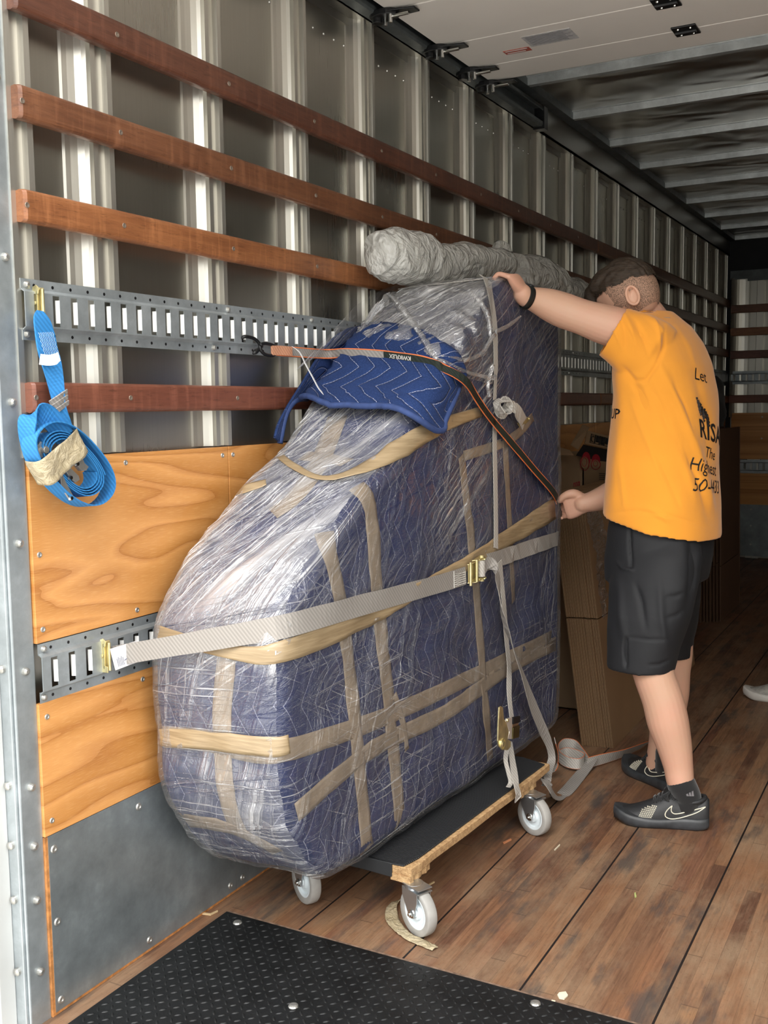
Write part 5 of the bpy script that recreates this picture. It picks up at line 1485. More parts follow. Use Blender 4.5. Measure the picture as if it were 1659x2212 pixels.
    limb(b, [p for p, r in legR], [r for p, r in legR], 6, 24)
    fuse(b, 'body', skin, root, .0032, 3)
    # eyes
    em = simple('eye_white', (.55, .50, .46), .3)
    for sgn in (-1, 1):
        e = MB(); ellipsoid(e, Hc+hf*.086+Lf*.031*sgn-hu*.006, hf*.010, Lf*.013, hu*.010, 10)
        e.build('eye', em, root, smooth=True)
    # hair: crown cap, forelock and short sides
    h = MB()
    ellipsoid(h, Hc+hu*.014-hf*.004, hf*.106, Lf*.079, hu*.108)
    ellipsoid(h, Hc+hu*.078+hf*.028, hf*.082, Lf*.064, hu*.044)
    limb(h, [Hc+hu*.085+hf*.02, Hc+hu*.075+hf*.085, Hc+hu*.035+hf*.118, Hc+hf*.128-hu*.005], [.035, .036, .026, .008], 5, 16, (Lf, 1.25))
    hb = fuse(h, 'hair', hair_m, root, .004, 4)
    me = hb.data; bm = bmesh.new(); bm.from_mesh(me)
    # cut away everything below the hairline
    def hl(p):
        q = p-Hc; a, c, l = q.dot(hf), q.dot(hu), abs(q.dot(Lf))
        lim = (.040 if a > .02 else (.018+max(0, a+.02)*.55-max(0, -a-.05)*.5))+.010*mnoise.noise(p*55)+.006*mnoise.noise(p*140)
        if a > .085: return True
        return c > lim+.0*l
    dead = [f for f in bm.faces if not hl(f.calc_center_median())]
    bmesh.ops.delete(bm, geom=dead, context='FACES'); bm.to_mesh(me); bm.free()
    roughen(me, lambda c: .003*mnoise.noise(c*60)+.0025*mnoise.noise(Vector((c.dot(Lf)*160, c.dot(hf)*18, 0))))
    # clipped stubble on the sides
    st_m = NT('clipped_hair'); sp = st_m.noise(scale=420, detail=2)
    st_m.P(Base_Color=st_m.ramp(sp, [(.42, (.46, .27, .185)), (.62, (.10, .065, .045))]), Roughness=.7); st_m = st_m.m
    h = MB(); ellipsoid(h, Hc-hf*.004, hf*.0985, Lf*.0782, hu*.1075, 48)
    def keep(p):
        q = p-Hc; a, c, l = q.dot(hf), q.dot(hu), abs(q.dot(Lf))
        if c > .05: return False
        if a > .030: return c > .026 and a < .050
        if a > .006: return c > -.045 and l > .03
        return c > -.085
    h.f = [f for f in h.f if keep(sum((Vector(h.v[i]) for i in f), Vector())/4)]; h.m = [0]*len(h.f)
    h.build('clipped_sides', st_m, root, smooth=True)
    # T-shirt
    s = MB()
    rr = [(A(1430, 1138, 1.56), .178, .205, 1.), (A(1430, 1080, 1.56), .176, .200, 1), (A(1431, 1000, 1.56), .168, .192, 1), (A(1436, 920, 1.565), .160, .192, 1), (A(1438, 850, 1.57), .150, .198, 1), (A(1432, 790, 1.575), .138, .205, 1), (A(1422, 740, 1.58), .120, .205, 1), (A(1414, 705, 1.58), .098, .175, 1), (A(1406, 684, 1.58), .080, .120, 1), (A(1402, 674, 1.58), .070, .085, 1)]
    rings = []
    for i, (c, a, w, _) in enumerate(rr):
        tilt = Z*.0
        if i == 0: rings.append((c+Z*.02, F*a-Z*-.012, Lf*w)); 
        else: rings.append((c, F*a, Lf*w))
    # hem drops towards the back
    c0, a0, w0 = rings[0]; rings[0] = (c0-Z*.012, a0+Z*.030, w0)
    c1, a1, w1 = rings[1]; rings[1] = (c1, a1+Z*.014, w1)
    shell_loft(s, [(c, a, w) for c, a, w in rings], .007, 48, 2.25)
    slv = [(A(1402, 762, 1.45), .086, .108), (A(1370, 742, 1.435), .082, .100), (A(1345, 728, 1.42), .076, .090), (A(1322, 716, 1.41), .072, .084)]
    def sleeve(pts, dirn):
        t = dirn.normalized(); e1 = Z-t*Z.dot(t); e1.normalize(); e2 = t.cross(e1)
        shell_loft(s, [(c, e1*b_, e2*a_) for c, a_, b_ in pts], .007, 36, 2.1)
    sleeve([(slv[0][0]+Vector((.03, .03, -.01)), .070, .090)]+slv, slv[-1][0]-slv[0][0])
    slr = [(A(1435, 760, 1.74), .085, .10), (A(1432, 800, 1.79), .08, .09), (A(1425, 850, 1.81), .075, .085), (A(1415, 890, 1.81), .073, .082)]
    t = (slr[-1][0]-slr[0][0]).normalized(); e1 = t.orthogonal().normalized(); e2 = t.cross(e1)
    shell_loft(s, [(c, e1*a_, e2*a_) for c, a_, _ in slr], .007, 32, 2.)
    folds = [([(1425, 790), (1455, 850), (1490, 930), (1520, 1010), (1538, 1090)], 9, .010), ([(1400, 830), (1450, 930), (1500, 1030), (1530, 1120)], 8, -.007),
             ([(1440, 900), (1480, 1000), (1505, 1080)], 8, .007), ([(1500, 800), (1525, 900), (1530, 1000)], 9, -.006), ([(1335, 780), (1345, 900), (1330, 1020), (1325, 1100)], 12, .006),
             ([(1370, 690), (1390, 730), (1402, 770)], 6, -.006), ([(1345, 672), (1365, 715), (1375, 760)], 6, .006), ([(1335, 668), (1350, 720), (1352, 765)], 5, -.005), ([(1385, 672), (1420, 700), (1440, 720)], 6, .005),
             ([(1436, 700), (1436, 745), (1418, 790), (1395, 822), (1372, 822), (1345, 790)], 4, -.006), ([(1350, 800), (1380, 845), (1400, 900)], 8, -.006),
             ([(1300, 700), (1330, 720), (1345, 755)], 3, .004), ([(1410, 680), (1425, 720), (1428, 760)], 4, .004), ([(1350, 700), (1368, 735), (1372, 775)], 3.5, -.004), ([(1455, 830), (1480, 880), (1500, 950)], 4, -.004), ([(1360, 860), (1400, 960), (1440, 1060)], 5, .003), ([(1420, 980), (1450, 1050), (1470, 1100)], 5, -.003), ([(1470, 960), (1500, 1040), (1520, 1100)], 4, .004), ([(1340, 1000), (1345, 1060), (1350, 1100)], 5, .003), ([(1460, 700), (1490, 750), (1505, 800)], 6, .003), ([(1316, 1108), (1380, 1104), (1440, 1112), (1500, 1130), (1545, 1150)], 3, -.003), ([(1400, 1100), (1430, 1115), (1450, 1128)], 6, .006), ([(1500, 1010), (1525, 1060), (1545, 1110)], 9, .009)]
    sh = fuse(s, 'shirt', orange_m, root, .0050, 12, fold_fn(folds))
    roughen(sh.data, lambda c: .0035*mnoise.noise(c*11))
    SB = BVHTree.FromPolygons([v.co.copy() for v in sh.data.vertices], [tuple(p.vertices) for p in sh.data.polygons])
    # print on the back and chest
    def print_text(txt, a0, z0, size, slope, B=-F, shear=0., bold=0., sx=1.):
        cu = bpy.data.curves.new('t', 'FONT'); cu.body = txt; cu.size = size; cu.shear = shear; cu.offset = bold; cu.resolution_u = 2
        o = bpy.data.objects.new('t', cu); COL.objects.link(o)
        dg = bpy.context.evaluated_depsgraph_get(); me = bpy.data.meshes.new_from_object(o.evaluated_get(dg)); bpy.data.objects.remove(o, do_unlink=True)
        bm = bmesh.new(); bm.from_mesh(me)
        for _ in range(2):
            bmesh.ops.subdivide_edges(bm, edges=[e for e in bm.edges if e.calc_length() > size*.12], cuts=2)
            bmesh.ops.triangulate(bm, faces=bm.faces)
        bad = []
        lat = Lf if B.dot(F) < 0 else -Lf
        for v in bm.verts:
            x, y = v.co.x*sx, v.co.y
            p0 = A(1430, 900, 1.57); o_ = Vector((p0.x, p0.y, 0))+lat*(a0-x)+Z*(z0+y+slope*x)+B*1.0
            loc, nr, _, _ = SB.ray_cast(o_, -B)
            if loc is None: bad.append(v); v.co = o_
            else: v.co = loc+B*.0016
        bmesh.ops.delete(bm, geom=bad, context='VERTS'); bm.to_mesh(me); bm.free()
        return me
    inks = []
    for args in (('RISA', .088, 1.218, .080, -.22, -F, 0, .0012, .95), ('Highest', .128, 1.118, .058, -.20, -F, .35, 0, .8), ('The', .055, 1.155, .05, -.25, -F, .35, 0, .8), ('50-4433', .128, 1.052, .060, -.12, -F, .3, 0, .85),
                 ('Let', .075, 1.395, .055, -.2, -F, .3, 0, .9), ('UP', -.135, 1.275, .045, .0, F, 0, .0005, 1.)):
        me = print_text(*args)
        o = link('shirt_print', me, ink_m, sh); o.matrix_parent_inverse = Matrix.Identity(4); inks.append(o)
    # a feathered fan mark above the word
    m = MB()
    for i, (a, z, ln) in enumerate(((.088, 1.335, .05), (.066, 1.315, .055), (.044, 1.30, .055))):
        for j in range(6):
            o_ = [Vector((A(1430, 900, 1.57).x, A(1430, 900, 1.57).y, 0))+Lf*(a-.004*k-.003*j)+Z*(z-.010*j)-F*1.0 for k in (0, 1)]
            hh = [SB.ray_cast(q, F)[0] for q in o_]
            if all(x is not None for x in hh): m.tube([q-F*.0012 for q in hh], .010*(1-abs(j-2.5)/4), 6)
    o = m.build('shirt_print', ink_m, sh); o.matrix_parent_inverse = Matrix.Identity(4)
    # shorts
    s = MB()
    top = [(A(1430, 1060, 1.56), F*.135, Lf*.165), (A(1428, 1140, 1.56), F*.158, Lf*.185), (A(1424, 1200, 1.56), F*.160, Lf*.195), (A(1418, 1250, 1.56), F*.150, Lf*.195)]
    loft(s, top, 44)
    Lg = [(A(1424, 1150, 1.48), .120, .085), (A(1420, 1195, 1.46), .138, .10), (A(1412, 1260, 1.43), .140, .110), (A(1402, 1330, 1.40), .128, .105), (A(1390, 1390, 1.385), .114, .098), (A(1384, 1444, 1.375), .105, .092)]
    shell_loft(s, [(c, F*a, Lf*w) for c, a, w in reversed(Lg)], .006, 40)
    Rg = [(A(1427, 1150, 1.64), .115, .085), (A(1425, 1195, 1.66), .125, .10), (A(1430, 1260, 1.68), .128, .11), (A(1432, 1330, 1.70), .118, .105), (A(1430, 1380, 1.715), .105, .098), (A(1430, 1416, 1.72), .102, .092)]
    shell_loft(s, [(c, F*a, Lf*w) for c, a, w in reversed(Rg)], .006, 40)
    folds = [([(1360, 1140), (1361, 1180), (1364, 1225)], 3, -.012), ([(1330, 1212), (1345, 1228), (1368, 1232)], 3, .008), ([(1373, 1262), (1385, 1300), (1395, 1360)], 6, -.006), ([(1335, 1250), (1340, 1330), (1350, 1390)], 9, .006),
             ([(1352, 1378), (1350, 1410), (1353, 1440)], 3, -.016), ([(1356, 1376), (1400, 1382), (1450, 1381)], 2.5, -.004), ([(1425, 1260), (1430, 1340), (1440, 1400)], 8, .006), ([(1440, 1290), (1460, 1288), (1480, 1280)], 4, -.005), ([(1440, 1335), (1462, 1330), (1478, 1318)], 4, -.005),
             ([(1400, 1437), (1425, 1436), (1450, 1424)], 3, -.005), ([(1490, 1150), (1500, 1230), (1485, 1320)], 10, -.010), ([(1515, 1160), (1510, 1230), (1498, 1320)], 8, .008)]
    so = fuse(s, 'shorts', short_m, root, .0055, 14, fold_fn(folds))
    roughen(so.data, lambda c: .003*mnoise.noise(c*13))
    # socks and shoes
    black = (simple('black_shoe_leather', (.022, .023, .025), .55, 0, .1, 40, .1, 200), simple('worn_black_sole', (.035, .038, .042), .45, 0, .5, 25), simple('cream_shoe_trim', (.80, .76, .62), .5), cloth_mat('black_laces', (.008, .008, .009)))
    hl_ = at(1531, 1788, 'z', 0); tl_ = at(1326, 1770, 'z', .0)
    dL = (tl_-hl_); L1 = dL.length
    shL, PtL, it = shoe(root, hl_, dL, L1, 1.02, black, True, (1, -1))
    m = MB(); q = PtL(.155, 0, .05); limb(m, [PtL(.27, 0, .045), PtL(.215, 0, .085), A(1472, 1694, 1.375)], [.033, .040, .0445], 5, 24)
    m.f = m.f; sk = m.build('sock', sock_m, root, smooth=True)
    m = MB()  # three slanting bars
    for i in range(3):
        u0 = 1480+i*6.5; 
        tri = [(u0, 1716), (u0+6-i*.3, 1712-0*i), (u0+9, 1720), (u0+3, 1720)]
        tri = [(1479+i*6.6+(5-i)*.6, 1719-(3+i*3.0)), (1483+i*6.6+(5-i)*.6-.5, 1717-(3+i*3.0)), (1488.5+i*5.4, 1720), (1483.5+i*5.4, 1720)]
        SK = BVHTree.FromPolygons([v.co.copy() for v in sk.data.vertices], [tuple(p.vertices) for p in sk.data.polygons])
        vs = []
        for u, v in tri:
            loc, nr, _, _ = SK.ray_cast(CAM, ray(u, v).normalized())
            if loc is None: loc = A(u, v, 1.33)
            vs.append(loc-ray(u, v).normalized()*.0012)
        m.add(vs, [(0, 1, 2, 3)])
    m.build('sock_mark', simple('grey_sock_mark', (.20, .19, .20), .7), sk, fix=False)
    toe = at(1353, 1658, 'z', 0); dR = Vector((-.80, .60, 0)).normalized(); L2 = .285
    hl2 = toe-dR*L2
    shR, PtR, it = shoe(root, hl2, dR, L2, 1.02, black, False, (1, -1))
    m = MB(); limb(m, [PtR(.27, 0, .045), PtR(.22, 0, .085), PtR(.20, 0, .125)], [.033, .040, .043], 5, 24); m.build('sock', sock_m, root, smooth=True)
    # wrist band
    ax = (A(1148, 645, 1.292)-A(1130, 638, 1.268)).normalized(); c = A(1138, 643, 1.279); e1 = (Z-ax*Z.dot(ax)).normalized(); e2 = ax.cross(e1)
    m = MB(); rings = [(c+ax*k, e1*.0365, e2*.0365) for k in (-.009, .009)]
    shell_loft(m, rings, .003, 30, 2.); ellipsoid(m, c-e1*.0+(CAM-c).normalized()*.0+e1*.0365, ax*.013, e2*.016, e1*.006, 10)
    m.build('wrist_band', simple('black_rubber_band', (.012, .016, .016), .4), root, smooth=True)
worker()
def helper():
    """the second person: only the front of one sneaker reaches into the frame"""
    root = empty('person', (1.30, 2.8, 0), 'person almost out of view, only one grey and white sneaker showing at the right', 'person')
    toe = at(1606, 1505, 'z', 0); d = Vector((-1, .0, 0)).normalized(); L = .29
    grey = (simple('grey_sneaker_mesh', (.36, .35, .32), .6, 0, .25, 60), simple('off_white_sole', (.62, .60, .56), .5, 0, .08), simple('silver_trim', (.55, .55, .54), .4, .3), cloth_mat('white_laces', (.7, .7, .68)))
    hl = toe-d*L; hl.z = 0
    s1, Pt, it = shoe(root, hl, d, L, 1.0, grey, True, None)
    h2 = hl+Vector((.10, .26, 0)); s2, Pt2, _ = shoe(root, h2, Vector((-1, .2, 0)), L, 1.0, grey, False, None)
    Z = Vector((0, 0, 1)); b = MB()
    trm = cloth_mat('dark_trousers', (.02, .02, .023)); tsm = cloth_mat('dark_shirt', (.03, .03, .035))
    k1 = hl+Vector((-.03, .02, .09)); k2 = h2+Vector((-.03, .0, .09)); hip = (k1+k2)/2; hip.z = 0
    a1 = hip+Vector((.05, -.09, .92)); a2 = hip+Vector((.05, .09, .92))
    limb(b, [k1, k1+Vector((-.005, .0, .38)), a1], [.055, .066, .10]); limb(b, [k2, k2+Vector((.0, -.03, .38)), a2], [.055, .066, .10])
    loft(b, [(hip+Vector((.05, 0, .86)), Vector((.12, 0, 0)), Vector((0, .18, 0))), (hip+Vector((.05, 0, 1.02)), Vector((.11, 0, 0)), Vector((0, .16, 0)))])
    fuse(b, 'trousers', trm, root, .012, 4)
    b = MB(); loft(b, [(hip+Vector((.05, 0, .98)), Vector((.13, 0, 0)), Vector((0, .18, 0))), (hip+Vector((.05, 0, 1.25)), Vector((.13, 0, 0)), Vector((0, .19, 0))), (hip+Vector((.05, 0, 1.42)), Vector((.11, 0, 0)), Vector((0, .20, 0))), (hip+Vector((.05, 0, 1.50)), Vector((.06, 0, 0)), Vector((0, .09, 0)))])
    for s in (-1, 1): limb(b, [hip+Vector((.05, .18*s, 1.42)), hip+Vector((.06, .24*s, 1.25))], [.06, .055])
    fuse(b, 'shirt', tsm, root, .012, 4)
    b = MB(); hc = hip+Vector((.03, 0, 1.68)); ellipsoid(b, hc, Vector((.095, 0, 0)), Vector((0, .075, 0)), Z*.115); ellipsoid(b, hc+Vector((-.1, 0, -.02)), Vector((.02, 0, 0)), Vector((0, .014, 0)), Z*.02)
    limb(b, [hip+Vector((.05, 0, 1.35)), hc], [.06, .055])
    for s in (-1, 1):
        w = hip+Vector((.0, .26*s, .86)); limb(b, [hip+Vector((.05, .19*s, 1.40)), hip+Vector((.07, .25*s, 1.12)), w], [.045, .042, .028])
        loft(b, [(w, Vector((.028, 0, 0)), Vector((0, .014, 0))), (w-Z*.05, Vector((.038, 0, 0)), Vector((0, .015, 0))), (w-Z*.09, Vector((.036, 0, 0)), Vector((0, .011, 0)))])
        for i in range(4): finger(b, w+Vector((-.028+.018*i, 0, -.085)), [(0, 0, -1), (-.1, -.2*s, -1), (-.1, -.5*s, -1)], [(.034, .022, .018), (.04, .026, .02), (.042, .027, .02), (.034, .022, .018)][i], .008)
        limb(b, [w+Vector((-.02, 0, -.02)), w+Vector((-.045, 0, -.055)), w+Vector((-.048, 0, -.085))], [.012, .011, .009], 4, 10)
    fuse(b, 'body', skin, root, .006, 3)
    b = MB(); ellipsoid(b, hc+Vector((.012, 0, .025)), Vector((.098, 0, 0)), Vector((0, .08, 0)), Z*.105)
    fuse(b, 'hair', hair_m, root, .01, 2)
helper()
# ------------------------------------------------------------ cardboard
def card_mat(name, col, cor=True):
    n = NT(name); f = n.noise(scale=6, detail=5); s = n.sep()
    w = n.new('TexWave'); n.set(w.inputs['Vector'], n.obj); w.inputs['Scale'].default_value = 55; w.inputs['Distortion'].default_value = .6; w.bands_direction = 'Z'
    geo = n.new('NewGeometry'); nn = n.sep(geo.outputs['Normal']); edge = n.math('GREATER_THAN', n.math('ABSOLUTE', nn[1]), .6)
    c = n.mix(f, tuple(k*.85 for k in col), tuple(min(1, k*1.12) for k in col))
    if cor: c = n.mix(n.math('MULTIPLY', edge, n.ramp(w.outputs[0], [(.35, .25), (.6, .7)])), c, tuple(k*.22 for k in col))
    n.P(Base_Color=c, Roughness=.85); return n.m
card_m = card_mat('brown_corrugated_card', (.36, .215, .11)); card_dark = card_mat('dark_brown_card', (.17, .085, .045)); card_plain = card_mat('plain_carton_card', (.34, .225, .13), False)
def flat_box(name, x0, y0, L, H, th, lean, mat, z0=0., split=None, slot=.05):
    """one knocked-down carton standing on edge, leaning towards the left wall"""
    m = MB(); parts = [(z0, z0+H)] if not split else [(z0, z0+split-.003), (z0+split+.003, z0+H)]
    for i, (a, b) in enumerate(parts):
        for (xa, xb) in ((0, .0026), (.0040, .0066)) if th > .006 else ((0, th),):
            v = []
            for y in (y0, y0+L):
                for z in (a, b):
                    for x in (x0+xa, x0+xb): v.append((x-lean*(z-z0), y, z))
            m.add(v, [(0, 1, 3, 2), (4, 6, 7, 5), (0, 4, 5, 1), (2, 3, 7, 6), (0, 2, 6, 4), (1, 5, 7, 3)])
    # the fold at the far end and across the slot joins the two faces
    v = []
    for y in (y0+L-.004, y0+L):
        for z in (z0, z0+H):
            for x in (x0, x0+th): v.append((x-lean*(z-z0), y, z))
    m.add(v, [(0, 1, 3, 2), (4, 6, 7, 5), (0, 4, 5, 1), (2, 3, 7, 6), (0, 2, 6, 4), (1, 5, 7, 3)])
    return m.build(name, mat)
random.seed(3)
ORD = 'first second third fourth fifth sixth seventh eighth ninth tenth eleventh twelfth thirteenth fourteenth fifteenth sixteenth seventeenth eighteenth'.split()
lean = .130; N = 13
for i in range(N):
    o = flat_box('flattened_carton', .586-.0093*i-.0066, 1.995+random.uniform(-.004, .006)-.002*i, 1.46+.01*(i % 3), .985-random.uniform(0, .02), .0066, lean, card_m, 0.001, split=.50)
    tag(o, (ORD[i]+' brown flattened carton from the outer face of the leaning pack behind the dolly') if i else 'outermost brown flattened carton of the leaning pack, its broad face beside the worker\'s legs', 'flattened carton', 'flattened cartons leaning behind the dolly')
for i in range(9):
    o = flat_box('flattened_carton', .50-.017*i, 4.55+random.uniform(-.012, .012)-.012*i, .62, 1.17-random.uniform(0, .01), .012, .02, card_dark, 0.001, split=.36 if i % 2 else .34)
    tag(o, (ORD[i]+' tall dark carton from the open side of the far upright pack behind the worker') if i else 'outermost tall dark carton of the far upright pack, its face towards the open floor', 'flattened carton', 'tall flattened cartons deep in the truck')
# crumpled film on the broad face of the pack
fm = MB(); K = 46; J = 14; vs = []
Lp = [(1262, 1108), (1272, 1150), (1282, 1200), (1286, 1245), (1292, 1290), (1300, 1335)]; Rp = [(1290, 1100), (1302, 1140), (1311, 1180), (1309, 1220), (1306, 1260), (1303, 1340)]
Lp = catmull_px(Lp, 9); Rp = catmull_px(Rp, 9)
for j in range(len(Lp)):
    for r in range(J+1):
        u = Lp[j][0]+(Rp[j][0]-Lp[j][0])*r/J; v = Lp[j][1]+(Rp[j][1]-Lp[j][1])*r/J
        z = at(u, v, 'x', .54).z; x = .592-lean*z+.004; p = at(u, v, 'x', x)
        vs.append(p+Vector((.018*abs(mnoise.noise(p*26))+.012*abs(mnoise.noise(p*60)), 0, 0)))
fm.add(vs, [(j*(J+1)+r, j*(J+1)+r+1, (j+1)*(J+1)+r+1, (j+1)*(J+1)+r) for j in range(len(Lp)-1) for r in range(J)])
o = fm.build('plastic_film', film_loose_m, smooth=True, fix=False); tag(o, 'crumpled clear film scrap clinging to the broad face of the leaning cardboard pack', 'plastic film')
# printed open carton
def open_carton():
    root = empty('cardboard_box', (.3, 2.9, 0), 'open printed carton with black band and red rings behind the machine, flaps up', 'cardboard box')
    x1 = .325; x0 = .02; y0 = 2.42; y1 = 2.95; z1 = 1.10
    th = .005
    m = MB(); m.box((x0, y0, .001), (x1, y0+th, z1)); m.box((x0, y1-th, .001), (x1, y1, z1)); m.box((x0, y0, .001), (x0+th, y1, z1)); m.box((x1-th, y0, .001), (x1, y1, z1)); m.box((x0, y0, .001), (x1, y1, .006))
    m.build('carton', card_plain, root)
    def flap(poly, nm='flap'):
        m = MB(); a, b, c, d = [Vector(p) for p in poly]; nn = (b-a).cross(d-a).normalized()*.004
        m.add([a, b, c, d, a+nn, b+nn, c+nn, d+nn], [(0, 3, 2, 1), (4, 5, 6, 7), (0, 1, 5, 4), (1, 2, 6, 5), (2, 3, 7, 6), (3, 0, 4, 7)]); return m.build(nm, card_plain, root)
    P = lambda u, v, x: at(u, v, 'x', x)
    flap([P(1199, 985, .24), P(1240, 985, .33), P(1232, 974, .30), P(1200, 965, .22)])
    flap([P(1232, 961, .31), P(1248, 972, .325), P(1272, 924, .29), P(1258, 918, .25)])
    f = [P(1262, 959, .33), P(1322, 972, .33), P(1324, 946, .30), P(1268, 931, .30)]
    flap(f, 'printed_flap')
    bl = simple('black_carton_print', (.010, .010, .012), .7); rd = simple('red_carton_print', (.42, .012, .03), .7)
    def ontof(a, b, k=.0015): 
        p = f[0].lerp(f[1], a).lerp(f[3].lerp(f[2], a), b); nn = (f[1]-f[0]).cross(f[3]-f[0]).normalized()
        if nn.dot(CAM-p) < 0: nn = -nn
        return p+nn*(.004+k)
    m = MB()
    for i in range(5):
        a0 = .14+.17*i; a1 = a0+.145
        c = [ontof(a0, .14), ontof(a1, .14), ontof(a1, .80), ontof(a0, .80)]
        m.tube(c, .0016, 5, closed=True)
        if i == 0: m.tube([ontof((a0+a1)/2+.045*math.cos(t), .47+.22*math.sin(t)) for t in [.6+4.6*k/9 for k in range(10)]], .0018, 5)
        else:
            for s in (.3, .5, .7): m.tube([ontof(a0+(a1-a0)*s, .22+.1*(i % 2)), ontof(a0+(a1-a0)*s, .72)], .0035, 5)
    m.build('flap_symbols', bl, root)
    def face_pts(px): return [at(u, v, 'x', x1+.0008) for u, v in px]
    def face_poly(px, mat, nm, k=0.):
        m = MB(); p = [q+Vector((k, 0, 0)) for q in face_pts(px)]; m.add(p, [tuple(range(len(p)))]); return m.build(nm, mat, root, fix=False)
    face_poly([(1260, 960), (1318, 972), (1318, 998), (1296, 996), (1270, 990), (1244, 984)], bl, 'black_band')
    def disc(u, v, rx, ry, mat, nm, k): return face_poly([(u+rx*math.cos(t), v+ry*math.sin(t)) for t in [2*PI*i/24 for i in range(24)]], mat, nm, k)
    disc(1266, 992, 9, 16, rd, 'red_disc', .0006); disc(1287, 993, 9, 12, rd, 'red_disc', .0006)
    disc(1263, 999, 8, 14, card_plain, 'pale_disc', .0012); disc(1286, 1002, 8, 9, card_plain, 'pale_disc', .0012)
    m = MB()
    for u, v, a, b in ((1262, 998, 5.5, 9.5), (1286, 1001, 5, 6), (1263, 1001, 9.5, 15), (1287, 1003, 10, 11)):
        m.tube([at(u+a*math.cos(t), v+b*math.sin(t), 'x', x1+.002) for t in [2*PI*i/20 for i in range(20)]], .0014, 5, closed=True)
    m.build('red_rings', rd, root)
    for i in range(4): face_poly([(1294, 1022+i*4), (1308-i, 1023+i*4), (1308-i, 1024.5+i*4), (1294, 1023.5+i*4)], bl, 'fine_print')
    # mirrored red lettering at the bottom of the face
    cu = bpy.data.curves.new('t', 'FONT'); cu.body = 'ovya'; cu.size = .055; cu.offset = .001; cu.resolution_u = 2; o = bpy.data.objects.new('t', cu); COL.objects.link(o)
    dg = bpy.context.evaluated_depsgraph_get(); me = bpy.data.meshes.new_from_object(o.evaluated_get(dg)); bpy.data.objects.remove(o, do_unlink=True)
    q0 = at(1238, 1056, 'x', x1+.001)
    for v in me.vertices: x, y = v.co.x, v.co.y; v.co = q0+Vector((0, x*.9, y+.0))
    link('red_lettering', me, rd, root)
open_carton()
# ------------------------------------------------------------ plastic-wrapped rolls over the machine and along the slats
def plastic(name, label, pts, rad, lumps, seed):
    P = catmull(pts, 14); R = interp(rad, 14); n = 56; vs = []; 
    prev = None; ring = []
    for i in range(len(P)):
        t = (P[min(i+1, len(P)-1)]-P[max(i-1, 0)]).normalized(); u = (Vector((0, 0, 1))-t*t.z).normalized(); w = t.cross(u)
        for k in range(n):
            a = 2*PI*k/n; d = u*math.cos(a)+w*math.sin(a); p = P[i]+d*R[i]
            q = Vector((p.x, p.y, p.z))+Vector((seed, 0, 0))
            f = 1-2*abs(mnoise.noise(q*6)); g = 1-2*abs(mnoise.noise(Vector((q.x*9, q.y*26, q.z*7)))); h = 1-2*abs(mnoise.noise(q*22))
            vs.append(p+d*(lumps*(f*.8+g*.45+h*.18)-lumps*.6))
    m = MB(); N_ = len(P)
    fs = [(i*n+k, i*n+(k+1) % n, (i+1)*n+(k+1) % n, (i+1)*n+k) for i in range(N_-1) for k in range(n)]+[tuple(range(n-1, -1, -1)), tuple((N_-1)*n+k for k in range(n))]
    m.add(vs, fs); o = m.build(name, plast_m, smooth=True); tag(o, label, 'plastic-wrapped roll'); return o
n = NT('cloudy_plastic_sheet'); fr = n.new('LayerWeight'); fr.inputs[0].default_value = .4
cl = n.noise(scale=14, detail=5, dist=.8)
n.P(Base_Color=n.mix(cl, (.66, .65, .60), (.88, .87, .83)), Roughness=.16, Specular_IOR_Level=.8, Coat_Weight=.4, Coat_Roughness=.08)
n.bump(n.math('ADD', n.noise(scale=10, detail=3, dist=2.5), n.math('MULTIPLY', n.noise(n.map(scale=(20, 30, 8)), scale=1.5, detail=2, dist=1.), .5)), .9, .03)
n.P(Subsurface_Weight=.3, Subsurface_Radius=(.03, .03, .03), Subsurface_Scale=.5)
tr = n.new('BsdfTransparent'); mx = n.new('MixShader'); n.set(mx.inputs[0], n.math('ADD', .62, n.math('MULTIPLY', fr.outputs['Facing'], .25))); n.l.new(tr.outputs[0], mx.inputs[1]); n.l.new(n.b.outputs[0], mx.inputs[2]); n.l.new(mx.outputs[0], n.out.inputs['Surface'])
plast_m = n.m
Q = lambda u, v, x: at(u, v, 'x', x)
plastic('plastic_wrapped_roll', 'fat roll in cloudy white plastic lying on top of the wrapped machine',
        [Q(822, 545, .14), Q(850, 552, .14), Q(905, 560, .14), Q(935, 575, .15), Q(990, 572, .15), Q(1040, 578, .15), Q(1078, 575, .15)], [.056, .070, .078, .060, .066, .072, .070], .022, 2.)
plastic('plastic_wrapped_roll', 'crumpled upright end of cloudy plastic just left of the hand',
        [Q(1072, 590, .13), Q(1075, 565, .13), Q(1080, 545, .13), Q(1070, 530, .13)], [.050, .055, .045, .022], .018, 5.)
plastic('plastic_wrapped_roll', 'crumpled bundle of greyish plastic along the slats behind the raised forearm',
        [Q(1100, 600, .12), Q(1135, 610, .12), Q(1170, 622, .12), Q(1200, 640, .12), Q(1235, 645, .10), Q(1270, 650, .10)], [.08, .105, .11, .08, .08, .05], .030, 8.)
plastic('plastic_wrapped_roll', 'lower hanging end of greyish plastic beside the far top corner of the machine',
        [Q(1200, 640, .12), Q(1199, 670, .13), Q(1200, 695, .14), Q(1197, 715, .14)], [.07, .06, .04, .012], .02, 11.)
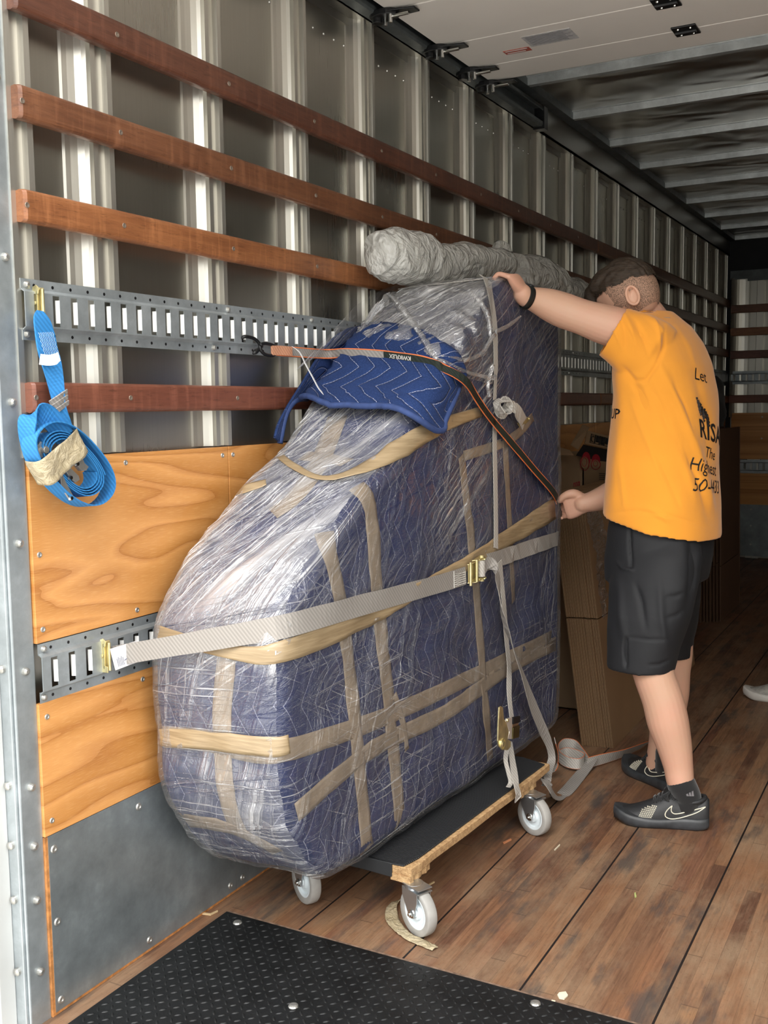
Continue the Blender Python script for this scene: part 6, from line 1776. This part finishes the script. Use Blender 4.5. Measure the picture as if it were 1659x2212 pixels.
# ------------------------------------------------------------ strip of tape under the front wheel and floor litter
m = MB(); ctr = [(868, 1938), (848, 1950), (846, 1975), (858, 2002), (880, 2022), (910, 2036), (940, 2050)]
wdt = [.014, .026, .034, .032, .028, .030, .022]
C = catmull([at(u, v, 'z', .004+.010*(i < 3)) for i, (u, v) in enumerate(ctr)], 6); Wd = interp(wdt, 6); vs = []
for i, p in enumerate(C):
    t = (C[min(i+1, len(C)-1)]-C[max(i-1, 0)]).normalized(); sd = Vector((-t.y, t.x, 0)).normalized()
    for k in range(9): q = p+sd*Wd[i]*(k/8-.5); q.z = max(.002, .004+.006*abs(mnoise.noise(q*60))+.010*max(0, 1-i/14)*(k/8)); vs.append(q)
m.add(vs, [(i*9+k, i*9+k+1, (i+1)*9+k+1, (i+1)*9+k) for i in range(len(C)-1) for k in range(8)])
o = m.build('tape_scrap', crinkle, smooth=True, solid=.0012, fix=False); tag(o, 'crumpled tan tape strip lying on the boards under the near front wheel of the dolly', 'tape scrap')
def chip(name, label, cat, px, mat, z=.003):
    m = MB(); P = [at(u, v, 'z', .0008) for u, v in px]; n = len(P); m.add(P+[p+Vector((0, 0, z)) for p in P], [(i, (i+1) % n, n+(i+1) % n, n+i) for i in range(n)]+[tuple(range(n)), tuple(range(2*n-1, n-1, -1))])
    o = m.build(name, mat); tag(o, label, cat, 'litter on the floorboards')
cream = simple('cream_flake', (.68, .60, .45), .7); straw = simple('straw', (.55, .40, .22), .8); orng = simple('orange_splinter', (.55, .22, .10), .7); pinkm = simple('pink_smear', (.40, .22, .17), .8)
chip('paint_flake', 'cream paint flake on the boards near the mat edge', 'paint flake', [(1208, 2146), (1222, 2144), (1227, 2152), (1219, 2160), (1208, 2158), (1204, 2151)], cream)
chip('paint_flake', 'small cream flake on the mat edge left of the larger one', 'paint flake', [(1192, 2162), (1200, 2164), (1199, 2168), (1190, 2166)], cream)
chip('wood_splinter', 'orange splinter on the boards beside the rear wheel of the dolly', 'splinter', [(1086, 1821), (1103, 1813), (1105, 1815), (1088, 1824)], orng)
chip('wood_splinter', 'short pale straw under the near front corner of the dolly', 'straw', [(925, 1912), (938, 1905), (939, 1907), (926, 1914)], straw)
chip('wood_splinter', 'white sliver on the boards between the dolly and the near sneaker', 'splinter', [(1197, 1837), (1209, 1825), (1210, 1827), (1199, 1838)], cream)
chip('leaf_scrap', 'tiny yellow-green leaf scrap on the boards right of the dolly', 'leaf', [(1370, 1931), (1373, 1929), (1375, 1938), (1371, 1940)], simple('leaf_green', (.45, .50, .18), .7))
chip('straw_scrap', 'bent straw by the mat corner at the foot of the left wall', 'straw', [(430, 1972), (455, 1975), (470, 1968), (471, 1970), (455, 1978), (430, 1975)], straw)
# dark cloth hanging on the far track
m = MB(); pts = [at(1548, 812, 'x', .05), at(1550, 840, 'x', .07), at(1551, 880, 'x', .08), at(1552, 930, 'x', .07)]
C = catmull(pts, 6); R_ = interp([.03, .07, .10, .08], 6); vs = []
for i, p in enumerate(C):
    for k in range(24):
        a = 2*PI*k/24; q = p+Vector((math.cos(a)*R_[i]*.5, math.sin(a)*R_[i]*1.6, 0)); q += Vector((.03*mnoise.noise(q*9), .03*mnoise.noise(q*7+Vector((3, 3, 3))), 0)); vs.append(q)
n_ = len(C); m.add(vs, [(i*24+k, i*24+(k+1) % 24, (i+1)*24+(k+1) % 24, (i+1)*24+k) for i in range(n_-1) for k in range(24)]+[tuple(range(23, -1, -1)), tuple((n_-1)*24+k for k in range(24))])
o = m.build('hanging_cloth', cloth_mat('dark_grey_cloth', (.05, .052, .058)), smooth=True); tag(o, 'dark grey cloth hanging from the far end of the upper track, behind the worker\'s back', 'cloth')
